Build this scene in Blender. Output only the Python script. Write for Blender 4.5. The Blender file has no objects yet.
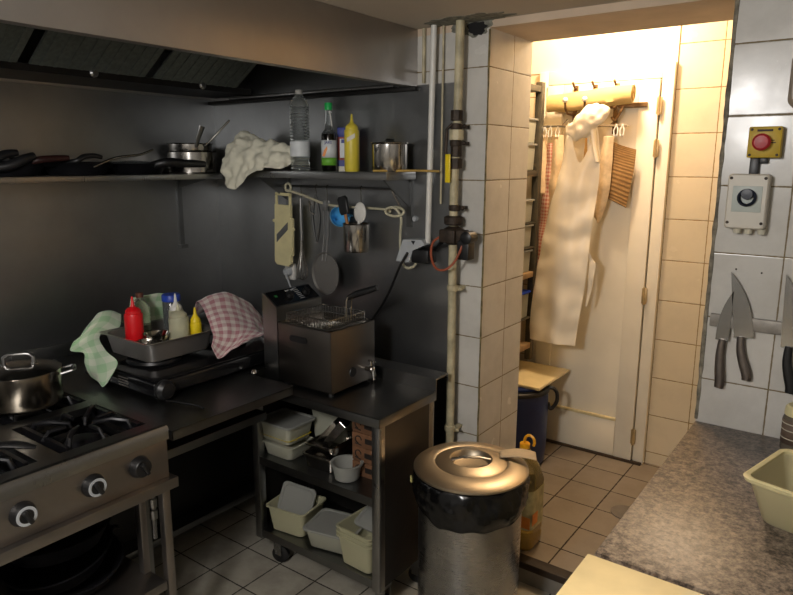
import bpy, bmesh, math, random
from mathutils import Vector, Matrix, noise
random.seed(7)
S = bpy.context.scene
COL = S.collection
PI = math.pi
R = math.radians
WM = {}

# ------------------------------------------------------------------ materials
def lin(c):
    if isinstance(c, str):
        c = tuple(int(c[i:i+2], 16)/255 for i in (0, 2, 4))
    return tuple((x/12.92 if x <= .04045 else ((x+.055)/1.055)**2.4) for x in c[:3])+(1,)

def newmat(name):
    m = bpy.data.materials.new(name); m.use_nodes = True
    nt = m.node_tree
    b = nt.nodes['Principled BSDF']
    return m, nt, b

def nd(nt, t, **kw):
    n = nt.nodes.new(t)
    for k, v in kw.items():
        setattr(n, k, v)
    return n

def math_(nt, op, a, b=None, c=None):
    n = nt.nodes.new('ShaderNodeMath'); n.operation = op
    for i, v in enumerate((a, b, c)):
        if v is None: continue
        if isinstance(v, (int, float)): n.inputs[i].default_value = v
        else: nt.links.new(v, n.inputs[i])
    return n.outputs[0]

def mixc(nt, f, a, b, mode='MIX'):
    n = nt.nodes.new('ShaderNodeMix'); n.data_type = 'RGBA'; n.blend_type = mode
    for i, v in ((0, f), (6, a), (7, b)):
        if isinstance(v, (int, float)): n.inputs[i].default_value = v
        elif isinstance(v, tuple): n.inputs[i].default_value = v
        else: nt.links.new(v, n.inputs[i])
    return n.outputs[2]

def ramp(nt, f, stops):
    n = nt.nodes.new('ShaderNodeValToRGB')
    el = n.color_ramp.elements
    while len(el) < len(stops): el.new(.5)
    for e, (p, c) in zip(el, stops):
        e.position = p; e.color = c if len(c) == 4 else c+(1,)
    nt.links.new(f, n.inputs[0])
    return n.outputs[0]

def noise_(nt, scale, detail=3, rough=.5, stretch=None, coord='Object'):
    tc = nt.nodes.new('ShaderNodeTexCoord')
    src = tc.outputs[coord]
    if stretch:
        mp = nt.nodes.new('ShaderNodeMapping'); mp.inputs['Scale'].default_value = stretch
        nt.links.new(src, mp.inputs[0]); src = mp.outputs[0]
    n = nt.nodes.new('ShaderNodeTexNoise')
    n.inputs['Scale'].default_value = scale; n.inputs['Detail'].default_value = detail
    n.inputs['Roughness'].default_value = rough
    nt.links.new(src, n.inputs['Vector'])
    return n.outputs['Fac']

def bump(nt, b, h, strength=.2, dist=.002):
    n = nt.nodes.new('ShaderNodeBump'); n.inputs['Strength'].default_value = strength
    n.inputs['Distance'].default_value = dist
    nt.links.new(h, n.inputs['Height']); nt.links.new(n.outputs[0], b.inputs['Normal'])

def plain(name, c, rough=.5, metal=0, var=.12, vs=14, bmp=0, **kw):
    m, nt, b = newmat(name)
    c = lin(c)
    f = noise_(nt, vs, 4)
    d = tuple(x*(1-var) for x in c[:3])+(1,); e = tuple(min(1, x*(1+var)) for x in c[:3])+(1,)
    nt.links.new(ramp(nt, f, [(.35, d), (.65, e)]), b.inputs['Base Color'])
    b.inputs['Roughness'].default_value = rough; b.inputs['Metallic'].default_value = metal
    if bmp: bump(nt, b, noise_(nt, vs*6, 3), bmp)
    for k, v in kw.items(): b.inputs[k.replace('_', ' ')].default_value = v
    return m

def steel(name, c, rough=.3, stretch=(1, 1, 40), scale=6, grime=.25, bm_=.05, metal=1):
    scale *= 4; bm_ *= .3
    m, nt, b = newmat(name)
    c = lin(c)
    g = noise_(nt, 2.3, 5, .6)
    nt.links.new(ramp(nt, g, [(.3, tuple(x*(1-grime) for x in c[:3])), (.7, c)]), b.inputs['Base Color'])
    br = noise_(nt, scale, 3, .6, stretch)
    rr = math_(nt, 'MULTIPLY_ADD', br, .1, rough-.05)
    g2 = noise_(nt, 5, 4, .6)
    rr = math_(nt, 'MULTIPLY_ADD', g2, .16, math_(nt, 'SUBTRACT', rr, .08))
    nt.links.new(rr, b.inputs['Roughness'])
    b.inputs['Metallic'].default_value = 1
    b.inputs['Metallic'].default_value = metal
    bump(nt, b, br, bm_, .001)
    return m

def tiles(name, c, grout, axes, size, off, gw=.004, rough=.2, var=.06, dirt=0, bmp=.5, wall=False):
    """square grid of tiles; axes: coordinate names of the two directions in the object's own space"""
    m, nt, b = newmat(name)
    tc = nd(nt, 'ShaderNodeTexCoord'); sp = nd(nt, 'ShaderNodeSeparateXYZ'); nt.links.new(tc.outputs['Object'], sp.inputs[0])
    o = {'x': sp.outputs[0], 'y': sp.outputs[1], 'z': sp.outputs[2]}
    if wall:
        ge = nd(nt, 'ShaderNodeNewGeometry'); sn = nd(nt, 'ShaderNodeSeparateXYZ'); nt.links.new(ge.outputs['Normal'], sn.inputs[0])
        fx = math_(nt, 'GREATER_THAN', math_(nt, 'ABSOLUTE', sn.outputs[0]), .5)
        ux = math_(nt, 'SUBTRACT', o['x'], off[0]); uy = math_(nt, 'SUBTRACT', o['y'], off[2])
        mx = nd(nt, 'ShaderNodeMix'); nt.links.new(fx, mx.inputs[0]); nt.links.new(ux, mx.inputs[2]); nt.links.new(uy, mx.inputs[3])
        u = mx.outputs[0]; v = math_(nt, 'SUBTRACT', o['z'], off[1])
    else:
        u = math_(nt, 'SUBTRACT', o[axes[0]], off[0]); v = math_(nt, 'SUBTRACT', o[axes[1]], off[1])
    su = math_(nt, 'DIVIDE', u, size[0]); sv = math_(nt, 'DIVIDE', v, size[1])
    def edge(s, sz):
        f = math_(nt, 'FRACT', s); d = math_(nt, 'MINIMUM', f, math_(nt, 'SUBTRACT', 1, f))
        return math_(nt, 'MULTIPLY', d, sz)
    wob = math_(nt, 'MULTIPLY', math_(nt, 'SUBTRACT', noise_(nt, 60, 3), .5), gw*.7)
    d = math_(nt, 'ADD', math_(nt, 'MINIMUM', edge(su, size[0]), edge(sv, size[1])), wob)
    g = math_(nt, 'LESS_THAN', d, gw/2)
    cb = nd(nt, 'ShaderNodeCombineXYZ'); nt.links.new(math_(nt, 'FLOOR', su), cb.inputs[0]); nt.links.new(math_(nt, 'FLOOR', sv), cb.inputs[1])
    wn = nd(nt, 'ShaderNodeTexWhiteNoise'); nt.links.new(cb.outputs[0], wn.inputs['Vector'])
    c = lin(c)
    col = ramp(nt, wn.outputs['Value'], [(0, tuple(x*(1-var) for x in c[:3])), (1, tuple(min(1, x*(1+var)) for x in c[:3]))])
    if dirt:
        dn = noise_(nt, 7, 6, .65)
        col = mixc(nt, ramp(nt, dn, [(.42, (0, 0, 0)), (.75, (dirt, dirt, dirt))]), col, lin('4a4030'))
    col = mixc(nt, g, col, lin(grout))
    nt.links.new(col, b.inputs['Base Color'])
    rr = math_(nt, 'MULTIPLY_ADD', g, .6, math_(nt, 'MULTIPLY_ADD', noise_(nt, 9, 4), .25, rough-.1))
    nt.links.new(rr, b.inputs['Roughness'])
    h = math_(nt, 'MINIMUM', d, gw)
    bump(nt, b, math_(nt, 'ADD', math_(nt, 'DIVIDE', h, gw), math_(nt, 'MULTIPLY', noise_(nt, 40, 2), .15)), bmp, .0015)
    return m

def glassy(name, c, rough=.05, ior=1.3, trans=1):
    m, nt, b = newmat(name)
    b.inputs['Base Color'].default_value = lin(c); b.inputs['Roughness'].default_value = rough
    b.inputs['IOR'].default_value = ior; b.inputs['Transmission Weight'].default_value = trans
    f = noise_(nt, 30, 2); bump(nt, b, f, .1, .002)
    return m

def check_cloth(name, base, stripe, per, weave=.6, wide=.5):
    m, nt, b = newmat(name)
    uv = nd(nt, 'ShaderNodeTexCoord'); sp = nd(nt, 'ShaderNodeSeparateXYZ'); nt.links.new(uv.outputs['UV'], sp.inputs[0])
    def st(o):
        f = math_(nt, 'FRACT', math_(nt, 'DIVIDE', o, per)); return math_(nt, 'LESS_THAN', f, wide)
    a = math_(nt, 'ADD', st(sp.outputs[0]), st(sp.outputs[1]))
    a = math_(nt, 'MULTIPLY', a, .5)
    base, stripe = lin(base), lin(stripe)
    mid = tuple(.5*(x+y) for x, y in zip(base, stripe))
    nt.links.new(ramp(nt, a, [(0, base), (.5, mid), (1, stripe)]), b.inputs['Base Color'])
    b.inputs['Roughness'].default_value = .9
    b.inputs['Sheen Weight'].default_value = .3
    bump(nt, b, noise_(nt, 350, 2), .4, .001)
    return m

M = {}
M['clad'] = steel('clad_steel', '9fa0a0', .35, (1, 1, 30), 4, .25, .05, .96)
M['steel'] = steel('brushed_steel', 'a8a8a7', .3, (1, 30, 1), 6, .25)
M['hood'] = steel('hood_steel', 'b0aba6', .40, (1, 30, 1), 5, .2, .05, .93)
M['dsteel'] = steel('worn_steel', '898a8a', .33, (30, 1, 1), 5, .35)
M['stovesteel'] = steel('stove_steel', 'a19c98', .38, (1, 30, 1), 5, .3)
M['bright'] = steel('polished_steel', 'c4c0ba', .16, (1, 1, 20), 6, .12, .02)
M['bin'] = steel('bin_steel', 'acaaa7', .28, (1, 1, 30), 7, .15, .03)
M['blackpan'] = plain('black_iron', '17171a', .38, .3, .3, 20)
M['blackenamel'] = plain('black_enamel', '101012', .22, 0, .2, 12)
M['blackplastic'] = plain('black_plastic', '161617', .4, 0, .15, 30)
M['darkred'] = plain('dark_red_handle', '2c1412', .4, 0, .2, 30)
M['filter'] = plain('filter_mesh', '6d736e', .5, .35, .15, 60, .4)
M['gutter'] = plain('dark_gutter', '23211f', .45, .5, .3, 8)
M['darkvoid'] = plain('black_gap', '060606', .8)
M['ceil'] = plain('ceiling_paint', 'b8aea0', .8, 0, .05, 3)
M['corrwall'] = plain('corridor_paint', 'efe0bf', .7, 0, .04, 3)
M['kwall'] = plain('kitchen_paint', 'b3b2af', .7, 0, .1, 2)
M['plaster'] = plain('soffit_plaster', 'c9b49c', .8, 0, .08, 6, .2)
M['mortar'] = plain('dirty_mortar', '7d7768', .9, 0, .4, 40, .6)
M['doorpaint'] = plain('door_paint', 'ece4d0', .45, 0, .04, 5)
M['whiteplastic'] = plain('white_plastic', 'd8d6cf', .4, 0, .05, 20)
M['offwhite'] = plain('aged_white_plastic', 'c9c4b0', .45, 0, .08, 20)
M['cream'] = plain('cream_plastic', 'd9cf9f', .45, 0, .06, 20)
M['greyplastic'] = plain('grey_plastic', 'a9adb0', .45, 0, .06, 20)
M['yellow'] = plain('yellow_plastic', 'd8c542', .4, 0, .05, 20, Subsurface_Weight=.0)
M['brightyellow'] = plain('bright_yellow_plastic', 'e8cc1e', .35, 0, .05, 20)
M['red'] = plain('red_plastic', 'd8141c', .35, 0, .06, 20)
M['blueplastic'] = plain('light_blue_plastic', '5cb4e6', .35, 0, .08, 20)
M['bluelid'] = plain('blue_lid', '1c3fa8', .4, 0, .06, 20)
M['bluedrum'] = plain('dark_blue_drum', '14275a', .4, 0, .1, 12)
M['green'] = plain('green_cap', '22b255', .4, 0, .05, 20)
M['board'] = plain('cream_cutting_board', 'ead9a8', .24, 0, .08, 9, .03, IOR=1.7)
M['orange'] = plain('orange_cable', '96492c', .5, 0, .1, 20)
M['cable'] = plain('cream_cable', 'b9b49a', .5, 0, .08, 20)
M['bag'] = plain('black_bag', '060607', .2, 0, .2, 20)
M['cardboard'] = plain('cardboard', '6b4930', .85, 0, .15, 20, .2)
M['tan'] = plain('tan_card', 'b5a387', .7, 0, .1, 20, .2)
M['plastic_tub'] = glassy('milky_tub', 'bdbdac', .38, 1.3, .35)
M['plastic_yel'] = glassy('yellowish_tub', 'bfbc9c', .35, 1.3, .3)
M['plastic_lid'] = glassy('milky_lid', 'a9aaa4', .4, 1.3, .4)
M['clear'] = glassy('clear_plastic', 'eef4f4', .09, 1.45, .93)
M['glassgreen'] = glassy('green_tint_glass', 'd6dbc6', .06, 1.4, .9)
M['oil'] = glassy('oil_bottle_clear', 'e6dcae', .05, 1.35, .92)
M['oilfill'] = plain('golden_oil', 'ecc868', .15, 0, .1, 8, Transmission_Weight=.35)
M['cloudy'] = glassy('cloudy_squeeze_plastic', 'd8d6b8', .3, 1.3, .45)
M['whitelabel'] = plain('white_label', 'd6dadb', .5, 0, .05, 30)
M['greenlabel'] = plain('green_label', '6fb43a', .5, 0, .1, 30)
M['bluelabel'] = plain('blue_label', '1d2f86', .5, 0, .1, 30)
M['redlabel'] = plain('red_label', '8c2f20', .5, 0, .1, 30)
M['orangelabel'] = plain('orange_label', 'e08a3a', .5, 0, .1, 30)
M['sauce'] = plain('dark_soy_sauce', '0c0a08', .1, 0, .1, 30)
M['redfood'] = plain('brown_red_food', '7a3a28', .4, 0, .3, 60)
M['yelfood'] = plain('yellow_sauce', 'd8c020', .4, 0, .1, 40)
M['gaspipe'] = plain('aged_cream_pipe', 'b3a98a', .55, 0, .25, 18, .3)
M['rust'] = plain('rusty_brass_fitting', '3a3027', .6, .4, .4, 40, .5)
M['wood'] = plain('wood_handle', 'a5703c', .5, 0, .15, 30)
M['whitecloth'] = plain('white_towel_cloth', 'd2ceb8', .9, 0, .06, 60, .4)
M['apron'] = plain('white_plastic_apron', 'f1e8d4', .4, 0, .03, 10, .1)
M['beigecloth'] = plain('beige_cloth', 'd9c19c', .9, 0, .1, 40, .4)
M['greencloth'] = check_cloth('green_check_cloth', 'd6dfc8', 'a6cb9f', .062)
M['pinkcloth'] = check_cloth('pink_check_cloth', 'e8dcd6', 'bd8089', .044)
M['redcheck'] = check_cloth('red_check_cloth', 'dcbfa8', 'b8604e', .018)
M['straw'] = plain('straw', 'b98f4c', .8, 0, .2, 30, .4)
M['rollcloth'] = plain('rolled_cream_cloth', 'c8ac70', .75, 0, .06, 12, .2)
M['wire'] = steel('chrome_wire', 'b0aca4', .22, (1, 1, 1), 20, .1, .0)
M['hookmetal'] = plain('dark_rack_metal', '6a5030', .4, .6, .15, 30)
M['unit'] = plain('grey_green_unit_frame', '4c483c', .5, .3, .15, 20)
M['plank'] = plain('shelf_edge_wood', 'a1835c', .6, 0, .15, 20)
M['knife'] = steel('knife_blade', '9a9894', .25, (1, 1, 30), 8, .15, .02)
M['knifehandle'] = plain('dark_steel_handle', '7a726c', .35, .9, .1, 20)
M['strip'] = plain('magnet_strip', '8d8880', .5, .3, .2, 30)
M['drain'] = plain('grey_drain', '6f6a64', .6, .2, .1, 20)
M['kettle'] = plain('beige_dispenser', '8f8272', .4, 0, .05, 20)
M['walltile'] = tiles('white_wall_tiles', 'c9c6bf', '7a6c50', None, (.2, .2045), (-.418-.003, .162, 2.243-.003), .0042, .2, .03, .18, .5, True)
M['doorwalltile'] = tiles('corridor_wall_tiles', 'd6c9ad', '8c7448', None, (.2, .2055), (-.874, .156, 2.6), .0042, .2, .03, .1, .5, True)
M['kfloor'] = tiles('kitchen_floor_tiles', 'aaa598', '35322b', 'xy', (.2, .2), (-1.877, 1.749), .006, .4, .06, .5)
M['cfloor'] = tiles('corridor_floor_tiles', '8b8072', '2f2518', 'xy', (.2, .2045), (-.915, 3.033), .006, .42, .08, .3)

def granite():
    m, nt, b = newmat('speckled_granite')
    a = noise_(nt, 110, 5, .75); c = noise_(nt, 42, 3, .6)
    s = math_(nt, 'MULTIPLY_ADD', c, .4, math_(nt, 'MULTIPLY', a, .7))
    nt.links.new(ramp(nt, s, [(.44, lin('26211d')), (.51, lin('514740')), (.57, lin('6e6257')), (.70, lin('938676'))]), b.inputs['Base Color'])
    b.inputs['Roughness'].default_value = .38; b.inputs['Specular IOR Level'].default_value = .4
    return m
M['granite'] = granite()
def mesh_mat():
    m, nt, b = newmat('perforated_lid')
    b.inputs['Base Color'].default_value = lin('7d7b77'); b.inputs['Metallic'].default_value = .5; b.inputs['Roughness'].default_value = .45
    bump(nt, b, noise_(nt, 300, 1), .5, .001)
    return m
M['mesh'] = mesh_mat()
def strawmat():
    m, nt, b = newmat('straw_bands')
    tc = nd(nt, 'ShaderNodeTexCoord'); sp = nd(nt, 'ShaderNodeSeparateXYZ'); nt.links.new(tc.outputs['UV'], sp.inputs[0])
    w = math_(nt, 'SINE', math_(nt, 'MULTIPLY', sp.outputs[1], 420))
    k = math_(nt, 'ADD', math_(nt, 'MULTIPLY', w, .3), noise_(nt, 30, 3))
    nt.links.new(ramp(nt, k, [(.2, lin('86643a')), (.55, lin('947142')), (.9, lin('a07d4c'))]), b.inputs['Base Color'])
    b.inputs['Roughness'].default_value = .85; bump(nt, b, w, .4, .002)
    return m
M['strawband'] = strawmat()

# ------------------------------------------------------------------ mesh tools
class MB:
    def __init__(s): s.bm = bmesh.new(); s.mi = 0; s.X = Matrix.Identity(4); s.uv = s.bm.loops.layers.uv.new('UVMap')
    def _f(s, vs):
        try:
            f = s.bm.faces.new(vs); f.material_index = s.mi; return f
        except ValueError: return None
    def v(s, p): return s.bm.verts.new(s.X @ Vector(p))
    def box(s, x0, y0, z0, x1, y1, z1, bev=0, seg=2):
        if x0 > x1: x0, x1 = x1, x0
        if y0 > y1: y0, y1 = y1, y0
        if z0 > z1: z0, z1 = z1, z0
        p = [s.v(c) for c in ((x0,y0,z0),(x1,y0,z0),(x1,y1,z0),(x0,y1,z0),(x0,y0,z1),(x1,y0,z1),(x1,y1,z1),(x0,y1,z1))]
        fs = [s._f([p[i] for i in q]) for q in ((3,2,1,0),(4,5,6,7),(0,1,5,4),(1,2,6,5),(2,3,7,6),(3,0,4,7))]
        if bev:
            es = list({e for f in fs for e in f.edges})
            r = bmesh.ops.bevel(s.bm, geom=es, offset=bev, segments=seg, affect='EDGES', profile=.5)
            for f in r['faces']: f.material_index = s.mi
        return s
    def rings(s, rs, cap0=True, cap1=True, loop=False):
        R_ = [[s.v(p) for p in r] for r in rs]; n = len(R_[0])
        for a, b in zip(R_, R_[1:] + ([R_[0]] if loop else [])):
            for i in range(n): s._f([a[i], a[(i+1) % n], b[(i+1) % n], b[i]])
        if not loop:
            if cap0: s._f(list(reversed(R_[0])))
            if cap1: s._f(R_[-1])
        return s
    def lathe(s, prof, seg=32, c=(0,0,0), cap0=True, cap1=True, sx=1, sy=1):
        rs = []
        for r, z in prof:
            r = max(r, 1e-4)
            rs.append([(c[0]+sx*r*math.cos(2*PI*i/seg), c[1]+sy*r*math.sin(2*PI*i/seg), c[2]+z) for i in range(seg)])
        return s.rings(rs, cap0, cap1)
    def tube(s, pts, r, seg=8, closed=False, flat=None):
        pts = [Vector(p) for p in pts]; n = len(pts)
        rad = r if isinstance(r, (list, tuple)) else [r]*n
        up = None; rs = []
        for i in range(n):
            a = pts[(i-1) % n] if (closed or i) else pts[i]; b = pts[(i+1) % n] if (closed or i < n-1) else pts[i]
            t = (b-a).normalized()
            if up is None:
                up = t.orthogonal().normalized() if not flat else Vector(flat)
            up = (up - t*up.dot(t)).normalized(); sd = t.cross(up)
            f = 1 if not flat else .45
            rs.append([pts[i] + rad[i]*(math.cos(2*PI*k/seg)*sd + f*math.sin(2*PI*k/seg)*up) for k in range(seg)])
        return s.rings(rs, loop=closed)
    def prism(s, poly, z0, z1):
        return s.rings([[(x, y, z0) for x, y in poly], [(x, y, z1) for x, y in poly]])
    def prism_ax(s, poly, ax, a, b):
        f = {'x': lambda p, t: (t, p[0], p[1]), 'y': lambda p, t: (p[0], t, p[1]), 'z': lambda p, t: (p[0], p[1], t)}[ax]
        return s.rings([[f(p, a) for p in poly], [f(p, b) for p in poly]])
    def rrect(s, levels, n=5, c=(0,0), cap0=True, cap1=True):
        rs = []
        for hx, hy, r, z in levels:
            r = min(r, hx*.98, hy*.98); ring = []
            for q, (sx, sy) in enumerate(((1,1),(-1,1),(-1,-1),(1,-1))):
                for k in range(n+1):
                    a = q*PI/2 + k*PI/2/n
                    ring.append((c[0]+sx*(hx-r)+r*math.cos(a), c[1]+sy*(hy-r)+r*math.sin(a), z))
            rs.append(ring)
        return s.rings(rs, cap0, cap1)
    def sphere(s, c, r, seg=16, sz=1):
        pr = [(r*math.sin(PI*i/(seg//2)), -r*sz*math.cos(PI*i/(seg//2))) for i in range(seg//2+1)]
        return s.lathe(pr, seg, c)
    def loft(s, rows, nu, nv, wr=None, us=1, vs=1):
        """smooth sheet through rows of control points, with UVs in metres (us, vs scale)"""
        def cr(P, t):
            n = len(P)-1; x = t*n; i = min(int(x), n-1); u = x-i
            p0, p1, p2, p3 = P[max(i-1, 0)], P[i], P[i+1], P[min(i+2, n)]
            return .5*((2*p1)+(p2-p0)*u+(2*p0-5*p1+4*p2-p3)*u*u+(3*p1-p0-3*p2+p3)*u**3)
        rows = [[Vector(p) for p in r] for r in rows]
        g = []
        for j in range(nv+1):
            line = []
            cols = []
            for r in rows: pass
            for i in range(nu+1):
                P = [cr(r, i/nu) for r in rows] if j == 0 else None
                if j == 0: s_cols.append(P) if 0 else None
                line.append(None)
            g.append(line)
        C = [[cr(r, i/nu) for r in rows] for i in range(nu+1)]
        G = [[cr(C[i], j/nv) for i in range(nu+1)] for j in range(nv+1)]
        if wr:
            H = []
            for j in range(nv+1):
                l = []
                for i in range(nu+1):
                    p = G[j][i]
                    a = G[j][min(i+1, nu)]-G[j][max(i-1, 0)]; b = G[min(j+1, nv)][i]-G[max(j-1, 0)][i]
                    nn = a.cross(b)
                    nn = nn.normalized() if nn.length > 1e-9 else Vector((0, 0, 1))
                    l.append(p+nn*wr(i/nu, j/nv, p))
                H.append(l)
            G = H
        V = [[s.v(p) for p in l] for l in G]
        W = sum((G[nv//2][i+1]-G[nv//2][i]).length for i in range(nu)); Hh = sum((G[j+1][nu//2]-G[j][nu//2]).length for j in range(nv))
        for j in range(nv):
            for i in range(nu):
                f = s._f([V[j][i], V[j][i+1], V[j+1][i+1], V[j+1][i]])
                if f:
                    for lp, (a, b) in zip(f.loops, ((i, j), (i+1, j), (i+1, j+1), (i, j+1))):
                        lp[s.uv].uv = (a/nu*W*us, b/nv*Hh*vs)
        return s

def link(o, parent, Mx):
    COL.objects.link(o)
    if parent is not None: o.parent = parent
    WM[o.name] = Mx

def obj(name, mb, mats, parent=None, world=False, sharp=38, solid=0, sub=0, flat=False):
    bm = mb.bm
    if world and parent is not None:
        bm.transform(WM[parent.name].inverted())
    bmesh.ops.recalc_face_normals(bm, faces=bm.faces) if not solid else None
    for f in bm.faces: f.smooth = not flat
    if not flat:
        for e in bm.edges:
            if len(e.link_faces) == 2 and e.calc_face_angle(0) > R(sharp): e.smooth = False
    me = bpy.data.meshes.new(name); bm.to_mesh(me); bm.free()
    for m in (mats if isinstance(mats, (list, tuple)) else [mats]): me.materials.append(M[m] if isinstance(m, str) else m)
    o = bpy.data.objects.new(name, me)
    link(o, parent, WM[parent.name] if parent is not None else Matrix.Identity(4))
    if solid:
        md = o.modifiers.new('thick', 'SOLIDIFY'); md.thickness = solid; md.offset = 0
    if sub:
        md = o.modifiers.new('sub', 'SUBSURF'); md.levels = sub; md.render_levels = sub
    return o

def struct(name, mb, mats, parent=None, **kw):
    o = obj(name, mb, mats, parent, **kw)
    if parent is None: o['kind'] = 'structure'
    return o

def thing(name, label, cat, loc=(0,0,0), rz=0, group=None, rot=None):
    o = bpy.data.objects.new(name, None); o.empty_display_size = .05
    e = rot if rot else (0, 0, rz)
    o.location = loc; o.rotation_euler = e
    from mathutils import Euler
    link(o, None, Matrix.Translation(loc) @ Euler(e).to_matrix().to_4x4())
    o['label'] = label; o['category'] = cat
    if group: o['group'] = group
    return o

def tag(o, label, cat, group=None):
    o['label'] = label; o['category'] = cat
    if group: o['group'] = group
    return o

def dup(root, loc, rot, label, group=None):
    r = root.copy(); COL.objects.link(r); r.location = loc; r.rotation_euler = rot; r['label'] = label
    if group: r['group'] = group
    for ch in list(root.children):
        c = ch.copy(); COL.objects.link(c); c.parent = r
        for g in ch.children:
            d = g.copy(); COL.objects.link(d); d.parent = c
    return r

def text(name, body, size, mat, parent, Mx, ext=.0006):
    cu = bpy.data.curves.new(name, 'FONT'); cu.body = body; cu.size = size; cu.extrude = ext; cu.align_x = 'CENTER'; cu.align_y = 'CENTER'
    o = bpy.data.objects.new('tmp', cu); COL.objects.link(o)
    dg = bpy.context.evaluated_depsgraph_get(); me = bpy.data.meshes.new_from_object(o.evaluated_get(dg))
    bpy.data.objects.remove(o); me.transform(Mx); me.materials.clear(); me.materials.append(M[mat]); me.name = name
    t = bpy.data.objects.new(name, me); link(t, parent, WM[parent.name]); return t

def cpath(P, n=8):
    P = [Vector(p) for p in P]; out = []
    for i in range(len(P)-1):
        p0, p1, p2, p3 = P[max(i-1, 0)], P[i], P[i+1], P[min(i+2, len(P)-1)]
        for k in range(n):
            u = k/n; out.append(.5*((2*p1)+(p2-p0)*u+(2*p0-5*p1+4*p2-p3)*u*u+(3*p1-p0-3*p2+p3)*u**3))
    return out+[P[-1]]

def nz(p, sc, seed=0):
    return noise.noise(Vector(p)*sc + Vector((seed*7.3, seed*3.1, seed*1.7)))

# ------------------------------------------------------------------ the room
XL, YW, ZC, ZS = -2.766, 2.243, 2.162, .09        # left wall, back wall, ceiling, step height
b = MB().box(XL-.1, -2.2, -.1, 1.6, YW, 0); struct('floor', b, 'kfloor')
b = MB().box(-2.1, YW+.001, -.1, 1.0, 3.56, ZS); struct('floor.001', b, ['cfloor'])
b = MB().box(XL-.1, -2.2, ZC, 1.6, YW+.02, ZC+.1); struct('ceiling', b, 'ceil')
b = MB().box(-2.1, YW+.357, 2.62, 1.0, 3.56, 2.72); struct('ceiling.001', b, 'corrwall')
b = MB().box(XL-.1, -2.2, 0, XL, YW, ZC); struct('wall_left', b, 'kwall')
b = MB().box(1.5, -2.2, 0, 1.6, YW, ZC); struct('wall_right', b, 'kwall')
b = MB().box(XL-.1, -2.3, 0, 1.6, -2.2, ZC); struct('wall_front', b, 'kwall')
b = MB()
b.box(XL-.1, YW, 0, -1.222, YW+.357, 2.135); b.box(-.418, YW, 0, 1.6, YW+.357, 2.135)
struct('wall_back', b, 'walltile')
b = MB().box(XL-.1, YW, 2.135, 1.6, YW+.357, 2.72); struct('wall_back_lintel', b, 'plaster')
b = MB().box(-2.1, 3.46, 0, 1.0, 3.56, 2.72); struct('wall_corridor_back', b, ['doorwalltile'])
b = MB().box(-2.1, YW+.357, 0, -2.0, 3.46, 2.72); struct('wall_corridor_left', b, 'corrwall')
b = MB().box(.9, YW+.357, 0, 1.0, 3.46, 2.72); struct('wall_corridor_right', b, 'corrwall')
b = MB().box(-2.0, 3.452, 2.125, -.874, 3.4605, 2.72); struct('wall_corridor_over_door', b, 'corrwall')
# dark sill edge of the step and grimy mortar beads up the corners of the opening
b = MB().box(-1.222, YW-.006, ZS-.028, -.418, YW+.05, ZS+.002, .003); struct('trim_1', b, plain('dark_step_edge', '2a2018', .6, 0, .3, 20))
b = MB().box(-1.222, YW-.003, 0, -.418, YW, ZS-.028); struct('trim_2', b, plain('grey_step_face', '77736c', .6, 0, .15, 12))
def bead(x, y, z0, z1, r, seed):
    pts = []; n = 90
    for i in range(n+1):
        z = z0+(z1-z0)*i/n
        pts.append((x+.0012*nz((0, 0, z), 16, seed), y, z))
    rr = [max(.001, r*(1+.45*nz((0, 0, p[2]), 25, seed+3))) for p in pts]
    return MB().tube(pts, rr, 6)
struct('trim_3', bead(-.416, YW+.001, .84, 2.13, .0065, 1), 'mortar')
struct('trim_4', bead(-1.2235, YW, 0, 2.13, .0035, 2), plain('yellowed_mortar', '756a4a', .9, 0, .35, 40, .5))
struct('trim_5', bead(-1.3555, YW-.001, .3, 1.5, .006, 5), plain('yellow_filler', '9c9465', .8, 0, .35, 40, .5))
XH_ = -1.55
# stainless cladding sheets
b = MB().box(XL, -1.2, .3, XL+.004, YW-.004, ZC-.002); b.box(XL+.004, .995, .3, XL+.0055, 1.0, 1.975)
struct('trim_6', b, 'clad')
b = MB().box(XL+.004, YW-.005, .3, -1.356, YW, 1.955); b.box(XL+.004, YW-.005, 1.955, XH_, YW, ZC-.001); struct('trim_7', b, 'clad')
b = MB().box(-1.356, YW-.004, .3, -1.345, YW, 2.0); struct('trim_8', b, 'whiteplastic')
# plaster hole round the gas pipe at the ceiling
b = MB()
n = 40
def patchring(k, y_, cx, cz, rx, rz, sd):
    a = 2*PI*k/n; q = 1+.5*nz((math.cos(a), math.sin(a), 0), 2.2, sd)
    return (cx+rx*q*math.cos(a), y_, min(2.1615, cz+rz*q*math.sin(a)))
b.rings([[patchring(k, YW-.004, -1.295, 2.15, .085, .035, 2) for k in range(n)], [patchring(k, YW+.001, -1.295, 2.15, .09, .04, 2) for k in range(n)]])
b.rings([[(patchring(k, 0, -1.29, 0, .17, .06, 7)[0], YW-.055+min(.05, 1.1*(-patchring(k, 0, -1.29, -9, .17, .06, 7)[2]-9)), 2.1615) for k in range(n)], [(patchring(k, 0, -1.29, 0, .17, .06, 7)[0], YW-.055+min(.05, 1.1*(-patchring(k, 0, -1.29, -9, .17, .06, 7)[2]-9)), 2.160) for k in range(n)]])
struct('trim_9', b, plain('grey_patch_plaster', '77766a', .9, 0, .4, 50, .5))
b = MB().rings([[patchring(k, YW-.0055, -1.275, 2.137, .036, .022, 4) for k in range(n)], [patchring(k, YW-.003, -1.275, 2.137, .036, .022, 4) for k in range(n)]])
struct('trim_10', b, 'darkvoid')

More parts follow.
